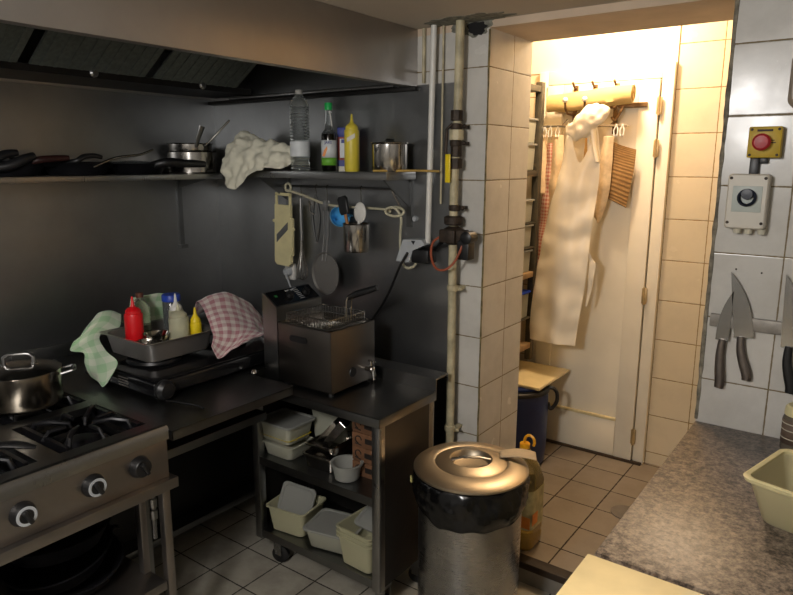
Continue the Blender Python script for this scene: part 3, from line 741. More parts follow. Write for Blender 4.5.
# top deck built round the wells
wells = [(-2.06, -1.775, .86, 1.115), (-2.42, -2.115, .86, 1.115), (-2.06, -1.775, .50, .775), (-2.42, -2.115, .50, .775)]
xs = [-2.7, -2.42, -2.115, -2.06, -1.775, XF-.012]; ys = [.1, .50, .785, .845, 1.115, 1.15]
for i in range(5):
    for j in range(5):
        well = i in (1, 3) and j in (1, 3)
        if not well: b.box(xs[i], ys[j], .835, xs[i+1], ys[j+1], .86)
obj('stove_top', b, 'dsteel', t, True)
b = MB(); pr = [(XF-.012, .86), (XF-.002, .858), (XF+.004, .85), (XF+.004, .815), (XF-.012, .81)]; b.prism_ax(pr, 'y', .1, 1.15); obj('front_rail', b, 'steel', t, True)
b = MB().box(XF-.03, .1, .69, XF, 1.145, .815, .002); b.box(-2.7, 1.13, .69, XF-.03, 1.145, .835); b.box(-2.7, .1, .69, -2.69, 1.13, .835); b.box(-2.7, .1, .69, XF-.03, 1.13, .70); obj('front_panel', b, 'stovesteel', t, True)
for (x0, x1, y0, y1) in wells:
    b = MB().box(x0, y0, .79, x1, y1, .796); obj('burner_well', b, 'blackenamel', t, True)
    cx, cy = (x0+x1)/2, (y0+y1)/2
    b = MB().lathe([(0, .0), (.05, 0), (.055, .012), (.045, .022), (.03, .026), (0, .026)], 28, (cx, cy, .797)); b.lathe([(.075, 0), (.08, .004), (.075, .008), (.07, .004)], 28, (cx, cy, .80), cap0=False, cap1=False); obj('burner', b, 'blackpan', t, True)
    b = MB(); hx, hy = (x1-x0)/2-.012, (y1-y0)/2-.01
    b.box(cx-hx, cy-hy, .83, cx+hx, cy-hy+.012, .862); b.box(cx-hx, cy+hy-.012, .83, cx+hx, cy+hy, .862)
    for a in range(4):
        an = PI/4+a*PI/2; c_, s_ = math.cos(an), math.sin(an)
        b.tube([(cx+.155*c_, cy+.145*s_, .835), (cx+.14*c_, cy+.13*s_, .872), (cx+.09*c_, cy+.09*s_, .878), (cx+.035*c_, cy+.035*s_, .87), (cx+.03*c_, cy+.03*s_, .85)], [.008, .009, .008, .007, .005], 8)
    for a in range(4):
        an = a*PI/2; c_, s_ = math.cos(an), math.sin(an)
        b.tube([(cx+.125*c_, cy+.12*s_, .85), (cx+.1*c_, cy+.1*s_, .874), (cx+.05*c_, cy+.05*s_, .872)], .006, 8)
    obj('pan_grate', b, 'blackpan', t, True)
for y in (1.044, .898, .705, .5):
    b = MB(); b.X = Matrix.Translation((XF, y, .762)) @ Matrix.Rotation(PI/2, 4, 'Y')
    b.lathe([(0, 0), (.033, 0), (.034, .004), (.03, .014), (.028, .024), (.026, .026), (0, .026)], 28); k = obj('knob', b, 'blackplastic', t, True)
    if y < 1.0:
        b = MB(); b.X = Matrix.Translation((XF+.025, y, .762)) @ Matrix.Rotation(PI/2, 4, 'Y'); b.lathe([(.019, 0), (.0265, 0), (.0265, .002), (.019, .002)], 28, cap0=False, cap1=False); obj('dial_ring', b, 'greyplastic', k, True)
    b = MB(); b.X = Matrix.Translation((XF+.026, y, .762)) @ Matrix.Rotation(R(25), 4, 'X'); b.box(0, -.006, -.02, .016, .006, .02, .003); obj('grip', b, 'blackplastic', k, True)
b = MB().box(-2.7, .1, .673, XF+.02, 1.162, .689, .002); b.box(XF+.008, .1, .655, XF+.0205, 1.163, .6885, .001); obj('stand_ledge', b, 'stovesteel', t, True)
for x in (XF-.04, -2.66):
    for y in (1.1, .1):
        b = MB().box(x+.01, y+.018, 0, x+.037, y+.046, .672, .002); obj('leg', b, 'stovesteel', t, True)
b = MB().box(-2.66, .15, .305, XF-.006, 1.115, .335, .002); obj('lower_shelf', b, 'stovesteel', t, True)
b = MB().box(-1.835, 1.09, .336, -1.807, 1.114, .67, .002); obj('inner_post', b, 'stovesteel', t, True)
b = MB()
for zz in (.52, .56, .6): b.tube([(-1.80, 1.135, zz), (-1.80, 1.135, zz+.03)], .012, 10)
b.tube([(-1.80, 1.135, .45), (-1.80, 1.135, .67)], .007, 8); obj('gas_fitting', b, 'steel', t, True)
# pot
t = thing('cooking_pot', 'steel cooking pot with lid on the rear burner of the stove', 'pot', (-2.21, .955, .878))
b = MB().lathe([(0, 0), (.108, 0), (.115, .005), (.118, .012), (.118, .112), (.122, .115), (.115, .116), (.114, .014), (0, .006)], 56); obj('pot_body', b, steel('pot_steel', 'b3a898', .22, (1, 1, 20), 6, .2, .02), t)
b = MB().lathe([(0, .138), (.03, .137), (.08, .130), (.112, .119), (.121, .116), (.121, .113), (.11, .115), (0, .13)], 56); l = obj('lid', b, 'bright', t)
b = MB().tube([(-.03, -.035, .132), (-.03, -.035, .158), (-.02, -.025, .168), (.02, .02, .168), (.03, .03, .158), (.03, .03, .132)], .006, 10)
b.box(-.042, -.045, .13, -.02, -.027, .137, .002); b.box(.02, .022, .13, .042, .04, .137, .002); obj('lid_handle', b, 'steel', l)
for s_ in (0, PI):
    b = MB(); b.X = Matrix.Rotation(R(62)+s_, 4, 'Z'); b.tube([(.116, -.035, .095), (.15, -.033, .102), (.158, -.02, .104), (.158, .02, .104), (.15, .033, .102), (.116, .035, .095)], .005, 8); obj('side_handle', b, 'steel', t)
pan('black frying pan at the left edge of the stove, handle end pointing right', (-1.93, .52, .876), R(52), .14, .045, .18, .05, hw=.016)
# items under the stove
zz = .336
pan('large black pan leaning under the stove beside the right leg', (-1.99, .93, zz+.004), 0, .17, .06, .05, .1, rot=(R(6), R(-4), R(100)))
pan('black wok pan stacked in the large pan under the stove', (-2.0, .92, zz+.05), 0, .165, .06, .05, .1, rot=(R(-6), R(8), R(250)))
pan('top black pan of the pile under the stove', (-1.99, .91, zz+.125), 0, .16, .055, .1, .1, rot=(R(2), R(5), R(200)))
pan('black pan at the far left under the stove, rim just showing', (-1.93, .56, zz+.02), 0, .15, .05, .1, .1, rot=(R(8), R(6), R(220)))
t = thing('steel_pot', 'tall steel pot standing behind the black pans under the stove', 'pot', (-2.22, .68, zz))
b = MB().lathe([(0, 0), (.09, 0), (.095, .01), (.095, .24), (.1, .243), (.092, .243), (.09, .012), (0, .01)], 40); obj('pot_body', b, 'bright', t)

# ------------------------------------------------------------------ prep table
TZ = .84
t = thing('prep_table', 'steel corner worktop table between the stove and the fryer trolley', 'table', (-2.2, 1.6, 0))
b = MB()
b.prism([(-2.755, 1.155), (-1.70, 1.155), (-1.70, 1.685), (-1.96, 1.685), (-1.96, 2.235), (-2.755, 2.235)], TZ-.004, TZ)
b.box(-1.703, 1.155, TZ-.032, -1.70, 1.685, TZ-.001); b.box(-1.96, 1.682, TZ-.032, -1.70, 1.685, TZ-.004); b.box(-2.755, 1.155, TZ-.032, -1.70, 1.158, TZ-.004)
obj('worktop', b, 'dsteel', t, True)
b = MB().box(-2.755, 2.225, TZ, -1.96, 2.237, TZ+.06, .002); b.box(-2.762, 1.16, TZ, -2.75, 2.237, TZ+.06, .002); obj('upstand', b, 'dsteel', t, True)
for (x, y) in ((-2.74, 1.17), (-2.74, 2.19), (-2.0, 2.19), (-1.98, 1.18)):
    b = MB().box(x, y, 0, x+.035, y+.035, TZ-.004, .002); obj('leg', b, 'dsteel', t, True)
b = MB().box(-2.7, 1.19, .70, -1.85, 1.68, .705); b.box(-1.855, 1.19, .675, -1.849, 1.68, .704); obj('middle_shelf', b, 'dsteel', t, True)
b = MB().box(-2.7, 1.22, .105, -2.25, 2.18, .135, .002); obj('lower_shelf', b, 'dsteel', t, True)
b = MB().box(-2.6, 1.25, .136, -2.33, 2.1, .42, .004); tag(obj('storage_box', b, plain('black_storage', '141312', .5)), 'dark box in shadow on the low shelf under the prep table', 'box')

# ------------------------------------------------------------------ double cooker
t = thing('cooktop', 'black portable two burner cooker on the prep table under the towels', 'cooktop', (-2.2, 1.5, TZ))
b = MB(); X0, X1, Y0, Y1 = -2.42, -1.965, 1.275, 1.93
b.box(X0, Y0, TZ+.012, X1, Y1, TZ+.066, .01, 3); obj('cooker_body', b, 'blackenamel', t, True)
b = MB().box(X0+.01, Y0+.01, TZ+.066, X1-.006, Y1-.01, TZ+.071, .003); obj('top_plate', b, 'blackenamel', t, True)
for i, y in enumerate((1.44, 1.77)):
    b = MB().lathe([(0, 0), (.098, 0), (.102, .006), (.098, .016), (.09, .018), (.085, .014), (0, .014)], 40, (-2.2, y, TZ+.0711)); b.lathe([(.02, .0), (.022, .017), (.0, .0175)], 16, (-2.2, y, TZ+.071)); obj('hot_plate', b, 'blackpan', t, True)
for (x, y) in ((X0+.04, Y0+.04), (X1-.04, Y0+.04), (X0+.04, Y1-.04), (X1-.04, Y1-.04)):
    b = MB().lathe([(0, 0), (.014, 0), (.016, .012), (0, .012)], 14, (x, y, TZ)); obj('foot', b, 'blackplastic', t, True)
b = MB()
for k in range(4): b.box(X0+.24+0*k, Y0-.0015, TZ+.022+k*.01, X0+.3, Y0+.002, TZ+.0255+k*.01)
obj('vent_slots', b, plain('vent_grey', '77736c', .5, .5), t, True)
for y in (Y0+.03,):
    b = MB(); b.X = Matrix.Translation((X1-.002, y, TZ+.04)) @ Matrix.Rotation(PI/2, 4, 'Y'); b.lathe([(0, 0), (.026, 0), (.036, .012), (.037, .028), (.026, .042), (0, .046)], 24); obj('knob', b, 'blackplastic', t, True)
b = MB().tube(cpath([(-1.93, 1.30, TZ+.006), (-1.86, 1.31, TZ+.012), (-1.8, 1.33, TZ+.008), (-1.77, 1.33, TZ+.005)]), .004, 8); tag(obj('thin_cable', b, 'blackplastic'), 'thin black wire lying on the steel worktop in front of the cooker knob', 'wire')
b = MB().lathe([(0, 0), (.012, 0), (.014, .004), (.01, .014), (.005, .018), (0, .018)], 9, (-1.935, 1.70, TZ), sx=1.2); tag(obj('metal_nut', b, 'bright'), 'small shiny metal nut on the worktop in front of the cooker', 'nut')

# ------------------------------------------------------------------ steel tray with bottles
t = thing('steel_tray', 'deep steel tray of sauce bottles standing on the black cooker', 'tray', (-2.232, 1.492, .931))
b = MB(); hx, hy = .157, .157
b.rrect([(hx-.03, hy-.03, .03, 0), (hx-.02, hy-.02, .035, .006), (hx-.008, hy-.008, .035, .076), (hx+.006, hy+.006, .02, .08), (hx+.006, hy+.006, .02, .0825), (hx-.011, hy-.011, .033, .079), (hx-.024, hy-.024, .03, .009), (hx-.034, hy-.034, .03, .004)], 6)
obj('tray_body', b, steel('tray_steel', 'a8a4a0', .42, (1, 30, 1), 6, .2, .02, .85), t)
zz = .9355
def traybottle(label, x, y, Rr, h, hn, mb_, mc): return squeeze('squeeze_bottle', label, (x, y, zz), Rr, h, hn, mb_, mc)
traybottle('red squeeze bottle in the steel tray', -2.265, 1.405, .034, .158, .034, 'red', 'red')
t = thing('glass_bottle', 'ribbed greenish glass bottle with brown cap behind the red bottle', 'bottle', (-2.325, 1.475, zz))
pr = [(0, .002), (.033, 0), (.037, .006)]
for k in range(8): pr += [(.037, .02+k*.015), (.035, .027+k*.015)]
pr += [(.037, .142), (.033, .165), (.02, .188), (.013, .197), (.013, .205)]
b = MB().lathe(pr, 32); obj('bottle_body', b, 'glassgreen', t)
b = MB().lathe([(.0145, .2), (.0145, .218), (0, .219)], 20); obj('cap', b, plain('brown_cap', '5a3325', .4), t)
t = thing('jar', 'clear jar with a bright blue lid at the back of the steel tray', 'jar', (-2.30, 1.60, zz))
b = MB().lathe([(0, 0), (.032, 0), (.035, .005), (.035, .165), (.03, .172), (0, .172)], 32); obj('jar_body', b, glassy('grey_jar', '9aa0a2', .1, 1.35, .8), t)
b = MB().lathe([(.034, .168), (.037, .17), (.037, .192), (.034, .196), (0, .196)], 32); obj('lid', b, 'bluelid', t)
traybottle('translucent squeeze bottle with a white pointed nozzle in front of the blue lidded jar', -2.215, 1.56, .029, .15, .035, 'cloudy', 'whiteplastic')
t = traybottle('wide translucent squeeze bottle half full of pale sauce in the steel tray', -2.160, 1.53, .038, .135, .02, 'cloudy', 'cloudy')
b = MB().lathe([(.0385, .003), (.0385, .055)], 32, cap0=False, cap1=False); obj('pale_sauce', b, plain('pale_sauce', 'c4b98c', .4), t, solid=.001)
traybottle('small bright yellow squeeze bottle at the right end of the tray', -2.14, 1.592, .023, .105, .028, 'brightyellow', 'brightyellow')
for i, (x, y, rr, l_) in enumerate(((-2.16, 1.395, .05, 'shallow steel bowl in the tray right of the red bottle'), (-2.195, 1.455, .048, 'second small steel bowl overlapping the shallow one in the tray'))):
    t = thing('steel_bowl', l_, 'bowl', (x, y, zz+.035+.014*i))
    b = MB().lathe([(0, 0), (rr*.6, 0), (rr*.85, .014), (rr, .03), (rr+.003, .031), (rr-.002, .029), (rr*.8, .013), (rr*.55, .003), (0, .003)], 32); obj('bowl_body', b, 'bright', t)

# ------------------------------------------------------------------ checked towels
def wr1(a, f, seed):
    return lambda u, v, p: a*nz(p, f, seed)+a*.5*nz(p, f*2.3, seed+1)
t = thing('checked_towel', 'green and white checked towel hanging over the left of the cooker', 'towel', (-2.35, 1.27, .95))
rows = [[(-2.50, 1.36, 0.97), (-2.50, 1.40, 1.02), (-2.50, 1.45, 1.03), (-2.49, 1.50, 1.0)],
[(-2.460, 1.329, 1.028), (-2.460, 1.374, 1.068), (-2.460, 1.425, 1.069), (-2.460, 1.471, 1.046)],
[(-2.420, 1.272, 1.002), (-2.420, 1.324, 1.039), (-2.420, 1.378, 1.044), (-2.420, 1.434, 1.005)],
[(-2.420, 1.229, 0.960), (-2.410, 1.273, 0.987), (-2.405, 1.313, 1.000), (-2.405, 1.345, 0.997)],
[(-2.369, 1.255, 0.951), (-2.351, 1.265, 0.956), (-2.321, 1.275, 0.962), (-2.267, 1.28, 0.978)],
[(-2.359, 1.250, 0.911), (-2.303, 1.245, 0.908), (-2.228, 1.250, 0.928), (-2.149, 1.260, 0.955)],
[(-2.317, 1.250, 0.872), (-2.254, 1.240, 0.861), (-2.214, 1.235, 0.855), (-2.176, 1.240, 0.899)]]
b = MB().loft(rows, 40, 44, wr1(.006, 12, 1)); obj('cloth', b, 'greencloth', t, True, solid=.003, sub=1)
b = MB().loft([[(-2.43, 1.46, .95), (-2.42, 1.47, 1.04), (-2.39, 1.48, 1.12)], [(-2.41, 1.56, .95), (-2.40, 1.55, 1.07), (-2.38, 1.56, 1.13)], [(-2.40, 1.66, .95), (-2.39, 1.64, 1.06), (-2.37, 1.64, 1.12)]], 16, 16, wr1(.01, 14, 4))
tag(obj('cloth_fold', b, 'greencloth', None, solid=.003, sub=1), 'folded green checked cloth showing between the bottles behind the tray', 'cloth')
t = thing('checked_towel', 'pink and white checked towel draped over the right end of the cooker', 'towel', (-2.1, 1.75, .96))
rows = [[(-2.30, 1.70, 1.0), (-2.32, 1.80, 1.04), (-2.33, 1.88, 1.04), (-2.33, 1.95, 1.02), (-2.3, 2.02, .98), (-2.28, 2.05, .935)],
[(-2.250, 1.688, 1.090), (-2.250, 1.766, 1.111), (-2.250, 1.851, 1.107), (-2.250, 1.927, 1.068), (-2.250, 2.000, 1.010), (-2.250, 2.045, 0.945)],
[(-2.150, 1.645, 1.071), (-2.150, 1.709, 1.083), (-2.150, 1.791, 1.068), (-2.150, 1.865, 1.029), (-2.150, 1.931, 0.977), (-2.150, 1.970, 0.938)],
[(-2.080, 1.612, 1.033), (-2.080, 1.670, 1.036), (-2.080, 1.745, 1.019), (-2.080, 1.818, 0.992), (-2.080, 1.883, 0.953), (-2.080, 1.916, 0.928)],
[(-2.03, 1.585, .998), (-2.025, 1.63, 0.982), (-2.020, 1.689, 0.972), (-2.020, 1.74, 0.975), (-2.020, 1.797, 0.962), (-2.020, 1.842, 0.953)],
[(-1.985, 1.545, 0.980), (-1.985, 1.559, 0.945), (-1.985, 1.575, 0.921), (-1.985, 1.624, 0.937), (-1.990, 1.674, 0.955), (-1.995, 1.712, 0.972)]]
b = MB().loft(rows, 44, 44, wr1(.009, 11, 6)); obj('cloth', b, 'pinkcloth', t, True, solid=.003, sub=1)

# ------------------------------------------------------------------ trolley
CT = .80; XA, XB, YA, YB = -1.955, -1.302, 1.691, 2.045
t = thing('steel_trolley', 'open steel trolley with containers carrying the deep fryer', 'trolley', ((XA+XB)/2, 1.9, 0))
b = MB().box(XA, YA, CT-.003, XB, YB, CT); b.box(XA, YA, CT-.035, XB, YA+.003, CT, .001); b.box(XB-.003, YA, CT-.035, XB, YB, CT, .001); obj('top', b, 'dsteel', t, True)
b = MB().prism_ax([(2.046, CT-.036), (2.046, CT+.05), (2.132, CT+.052), (2.136, CT+.02), (2.132, CT+.02), (2.128, CT+.046), (2.05, CT+.044), (2.05, CT-.036)], 'x', XA+.02, XB); obj('upstand', b, 'steel', t, True)
for (x, y) in ((XA+.003, YA+.002), (XB-.036, YA+.002), (XA+.003, YB-.04), (XB-.036, YB-.04)):
    b = MB().box(x, y, .13, x+.034, y+.034, CT-.004, .002); obj('post', b, 'steel', t, True)
b = MB().box(XB-.006, YA+.03, .14, XB-.003, YB-.03, CT-.035); obj('side_panel', b, steel('dull_side_steel', '5d5a57', .5, (1, 1, 30), 5, .3), t, True)
b = MB().box(XA+.004, YA+.03, .14, XA+.007, YB-.03, CT-.035); b.box(XA+.01, YB-.01, .14, XB-.01, YB-.006, CT-.035); obj('back_panel', b, 'gutter', t, True)
for zz in (.495, .172):
    b = MB().box(XA+.008, YA+.008, zz-.004, XB-.008, YB-.012, zz); b.box(XA+.036, YA+.004, zz-.033, XB-.036, YA+.008, zz); obj('shelf', b, 'dsteel', t, True)
for (x, y) in ((XA+.07, YA+.075), (XB-.04, YA+.075), (XA+.07, YB-.05), (XB-.04, YB-.05)):
    b = MB(); b.X = Matrix.Translation((x+.0, y, .038)) @ Matrix.Rotation(PI/2, 4, 'X') @ Matrix.Rotation(R(20), 4, 'Y')
    b.lathe([(0, -.013), (.03, -.013), (.037, -.009), (.037, .009), (.03, .013), (0, .013)], 24); c = obj('caster', b, 'blackplastic', t, True)
    b = MB().box(x-.022, y-.02, .04, x-.002+.02, y-.016, .115); b.box(x-.022, y+.016, .04, x+.018, y+.02, .115); b.box(x-.024, y-.022, .111, x+.022, y+.022, .138); obj('fork', b, 'steel', c, True)

# ------------------------------------------------------------------ fryer
t = thing('deep_fryer', 'steel table top deep fryer with wire basket on the trolley', 'deep fryer', (-1.72, 1.87, CT))
FX0, FX1, FY0, FY1, FZ0, FZ1 = -1.845, -1.572, 1.752, 2.012, CT+.014, 1.052
b = MB(); w = .003
b.box(FX0, FY0, FZ0, FX1, FY0+w, FZ1, .001); b.box(FX0, FY1-w, FZ0, FX1, FY1, FZ1, .001); b.box(FX1-w, FY0, FZ0, FX1, FY1, FZ1, .001); b.box(FX0, FY0, FZ0, FX0+w, FY1, FZ1, .001); b.box(FX0, FY0, FZ0, FX1, FY1, FZ0+w)
b.box(FX0, FY0, FZ1-.004, FX1, FY0+.018, FZ1, .001); b.box(FX0, FY1-.018, FZ1-.004, FX1, FY1, FZ1, .001); b.box(FX1-.018, FY0, FZ1-.004, FX1, FY1, FZ1, .001)
obj('tank', b, steel('fryer_steel', '7c7670', .36, (1, 1, 20), 5, .2, .0), t, True)
b = MB().box(FX0+.02, FY0+.02, FZ1-.06, FX1-.02, FY1-.02, FZ1-.055); obj('frying_oil', b, plain('dark_oil', '2a1c0c', .08), t, True)
b = MB(); b.prism_ax([(-1.925, FZ0), (-1.847, FZ0), (-1.847, 1.108), (-1.92, 1.158), (-1.925, 1.155)], 'y', 1.75, 2.005); h = obj('control_head', b, 'steel', t, True)
b = MB()
def onp(u, v, o=0): # position on sloped panel
    return Vector((-1.847-.073*u+.565*o, 1.75+.255*v, 1.108+.05*u+.82*o))
q = [onp(.08, .03), onp(.08, .97), onp(.93, .97), onp(.93, .03)]; q2 = [onp(.08, .03, .003), onp(.08, .97, .003), onp(.93, .97, .003), onp(.93, .03, .003)]
b.rings([q, q2]); obj('control_panel', b, 'blackenamel', h, True)
for v in (.42, .78):
    b = MB(); p = onp(.5, v, .003); b.X = Matrix.Translation(p) @ Matrix.Rotation(R(34), 4, 'Y'); b.lathe([(0, 0), (.017, 0), (.015, .014), (0, .015)], 20); b.box(-.015, -.003, .012, .015, .003, .019, .001); obj('dial', b, 'blackplastic', h, True)
b = MB()
for k in range(7): p = onp(.2+.11*k, .62, .0035); b.X = Matrix.Translation(p) @ Matrix.Rotation(R(34), 4, 'Y'); b.box(-.002, -.012, 0, .001, .012, .0006)
p = onp(.8, .5, .0035); b.X = Matrix.Translation(p) @ Matrix.Rotation(R(34), 4, 'Y'); b.box(-.004, -.025, 0, .003, .02, .0006)
obj('panel_print', b, 'greyplastic', h, True)
b = MB(); p = onp(.6, .15, .0035); b.X = Matrix.Translation(p) @ Matrix.Rotation(R(34), 4, 'Y'); b.box(-.006, -.006, 0, .006, .006, .002); obj('green_light', b, plain('dim_green_lens', '2c6b3c', .3), h, True)
b = MB(); b.X = Matrix.Translation((-1.735, FY0-.0005, 1.0)); b.rrect([(.045, .012, .011, 0), (.045, .012, .011, .003)]); b.bm.transform(Matrix.Translation((-1.735, FY0-.0005, 1.0)) @ Matrix.Rotation(PI/2, 4, 'X') @ Matrix.Translation((1.735, -FY0+.0005, -1.0))); obj('side_grip', b, 'blackplastic', t, True)
# tap
b = MB().tube([(FX1, 1.955, .865), (FX1+.04, 1.955, .865)], .009, 10); b.tube([(FX1+.036, 1.955, .87), (FX1+.04, 1.955, .825)], [.009, .006], 10); b.sphere((FX1+.03, 1.955, .867), .014, 12)
b.tube([(FX1+.026, 1.955, .88), (FX1+.026, 1.955, .9)], .005, 8); b.box(FX1+.012, 1.952, .896, FX1+.045, 1.96, .903, .001); obj('drain_tap', b, 'bright', t, True)
b = MB(); b.X = Matrix.Translation((FX1-.001, 1.875, .87)) @ Matrix.Rotation(PI/2, 4, 'Y'); b.lathe([(0, 0), (.02, 0), (.018, .004), (0, .004)], 20); obj('round_cap', b, 'blackplastic', t, True)
for (x, y) in ((FX0+.02, FY0+.02), (FX1-.02, FY0+.02), (FX0+.02, FY1-.02), (FX1-.02, FY1-.02)):
    b = MB().lathe([(0, 0), (.012, 0), (.012, .014), (0, .014)], 12, (x, y, CT)); obj('foot', b, 'blackplastic', t, True)
# basket (its own thing, it lifts out)
t = thing('fryer_basket', 'wire frying basket with a black handle resting in the deep fryer', 'basket', (-1.72, 1.88, 1.06))
b = MB(); x0, x1, y0, y1 = -1.82, -1.60, 1.775, 1.985; z0, z1 = 1.02, 1.085
for zz in (z1, ): b.tube([(x0, y0, zz), (x1, y0, zz), (x1, y1, zz), (x0, y1, zz)], .0028, 6, closed=True)
n = 15
for k in range(n+1):
    x = x0+(x1-x0)*k/n
    b.tube([(x, y0, z1), (x, y0+.004, z0), (x, y1-.004, z0), (x, y1, z1)], .0011, 4)
    y = y0+(y1-y0)*k/n
    b.tube([(x0, y, z1), (x0+.004, y, z0), (x1-.004, y, z0), (x1, y, z1)], .0011, 4)
for zz in (1.035, 1.05, 1.065): b.tube([(x0, y0, zz), (x1, y0, zz), (x1, y1, zz), (x0, y1, zz)], .0011, 4, closed=True)
obj('wire_mesh', b, 'wire', t, True)
b = MB().tube([(x1, 1.87, z1-.02), (x1+.004, 1.87, z1+.06), (x1+.006, 1.875, z1+.075)], .003, 6); b.tube([(x1, 1.90, z1-.02), (x1+.004, 1.90, z1+.06), (x1+.006, 1.895, z1+.075)], .003, 6); obj('handle_wire', b, 'wire', t, True)
b = MB().tube([(x1+.0, 1.885, z1+.07), (x1+.04, 1.89, z1+.09), (x1+.09, 1.9, z1+.108), (x1+.125, 1.905, z1+.122)], [.010, .013, .013, .010], 10); obj('grip', b, 'blackplastic', t, True)

# ------------------------------------------------------------------ containers on the trolley
def tubmesh(hx, hy, h, tp=.82, r=.02, wl=.0025):
    return MB().rrect([(hx*tp-.004, hy*tp-.004, r, 0), (hx*tp, hy*tp, r, .004), (hx-.004, hy-.004, r, h-.006), (hx+.003, hy+.003, r, h-.005), (hx+.003, hy+.003, r, h), (hx-.005, hy-.005, r*.9, h), (hx*tp-wl, hy*tp-wl, r*.9, .007), (hx*tp-.01, hy*tp-.01, r*.9, .005)])
def lidmesh(hx, hy, z, r=.02):
    return MB().rrect([(hx+.004, hy+.004, r, z-.006), (hx+.005, hy+.005, r, z), (hx+.003, hy+.003, r, z+.003), (hx-.006, hy-.006, r, z+.003), (hx-.009, hy-.009, r, z-.001)])
def tub(label, loc, rot, hx, hy, h, mat='plastic_tub', lid=None, fill=None, tp=.82, group=None):
    t = thing('food_container', label, 'container', loc, 0, group, rot=rot)
    obj('tub', tubmesh(hx, hy, h, tp), mat, t)
    if lid: obj('lid', lidmesh(hx, hy, h), lid, t)
    if fill:
        b = MB().rrect([(hx*tp-.006, hy*tp-.006, .015, .008), (hx*.93-.004, hy*.93-.004, .015, h*fill[1])]); obj('contents', b, fill[0], t)
    return t
sz = .4955
zr = R(0)
tub('lidded plastic container under the top left one on the trolley middle shelf', (-1.85, 1.79, sz), (0, 0, 0), .085, .07, .06, 'plastic_tub', fill=('offwhite', .6))
tub('lidded plastic container with a yellow line of sauce, upper left on middle shelf', (-1.855, 1.79, sz+.066), (0, 0, 0), .092, .078, .08, 'plastic_tub', 'plastic_lid', ('yelfood', .25))
tub('pale plastic tub standing in shadow behind the lidded containers', (-1.72, 1.96, sz), (0, 0, 0), .1, .08, .21, 'plastic_tub')
def gn(label, loc, rot, hx, hy, h):
    t = thing('steel_pan_insert', label, 'steel container', loc, 0, None, rot=rot)
    obj('pan_body', tubmesh(hx, hy, h, .88, .018, .0015), 'bright', t); return t
gn('small steel food pan at the bottom of the pile on the middle shelf', (-1.645, 1.82, sz), (0, 0, R(4)), .075, .085, .06)
gn('small steel food pan second in the pile on the middle shelf', (-1.64, 1.835, sz+.045), (R(4), R(-6), R(-3)), .075, .08, .055)
gn('small steel food pan tipped up on top of the pile', (-1.62, 1.855, sz+.12), (R(10), R(-48), R(6)), .07, .07, .05)
t = thing('steel_cover', 'thin steel cover leaning against the tipped steel food pans', 'cover', (-1.585, 1.79, sz+.13), rot=(R(0), R(-52), R(10)))
b = MB().rrect([(.07, .006, .005, 0), (.07, .006, .005, .03)]); obj('plate', b, 'bright', t)
t = thing('plastic_bowl', 'round clear plastic bowl at the front of the middle shelf', 'bowl', (-1.51, 1.762, sz))
b = MB().lathe([(0, 0), (.04, 0), (.046, .005), (.056, .06), (.063, .062), (.063, .066), (.054, .065), (.043, .008), (0, .004)], 36); obj('bowl_body', b, 'plastic_lid', t)
for i in range(4):
    lb_ = ('bottom', 'second', 'third', 'top')[i]
    t = thing('cardboard_box', 'flat brown printed cardboard box, %s of the stack behind the round bowl' % (lb_ if i in (0, 3) else lb_+' from the bottom'), 'box', (-1.435, 1.875, sz+i*.058), R(2-3*(i % 2)), 'cardboard boxes on the trolley')
    b = MB().box(-.085, -.07, 0, .085, .07, .056, .002); bx_ = obj('carton', b, 'cardboard', t)
    b = MB()
    for s_ in (-.055, .055):
        pts = [(s_+.014*math.cos(a), -.0708, .03+.014*math.sin(a)) for a in [k*PI/6 for k in range(0, 10)]]; b.tube(pts, .0022, 6); b.tube([(s_-.014, -.0708, .014), (s_+.014, -.0708, .01)], .0022, 6)
    b.box(-.024, -.0715, .02, .022, -.069, .04); obj('black_print', b, plain('black_ink', '1a120c', .7), bx_)
sz = .1725
t = tub('open plastic container with a lid standing inside, left on the bottom shelf', (-1.82, 1.80, sz), (0, 0, R(8)), .095, .085, .11, 'plastic_yel')
t = thing('container_lid', 'loose plastic lid standing up in the open left container', 'lid', (-1.835, 1.81, sz+.09), rot=(R(74), R(12), R(22)))
obj('lid_plate', lidmesh(.07, .075, .0), 'plastic_lid', t)
tub('flat lidded container of brown red food on the bottom shelf', (-1.60, 1.80, sz+.005), (0, 0, R(12)), .105, .085, .08, 'plastic_tub', 'plastic_lid', ('redfood', .75))
c0 = tub('empty plastic tub at the bottom of the stack, right on the bottom shelf', (-1.43, 1.79, sz), (0, 0, R(-3)), .085, .095, .12, 'plastic_yel')
dup(c0, (-1.43, 1.79, sz+.018), (0, 0, R(-3)), 'middle plastic tub of the nested stack on the bottom shelf')
dup(c0, (-1.43, 1.79, sz+.036), (0, 0, R(-3)), 'top plastic tub of the nested stack on the bottom shelf')
t = thing('container_lid', 'plastic lid leaning on the nested tubs on the bottom shelf', 'lid', (-1.42, 1.83, sz+.17), rot=(R(20), R(4), R(0)))
obj('lid_plate', lidmesh(.06, .07, .0), 'plastic_lid', t)

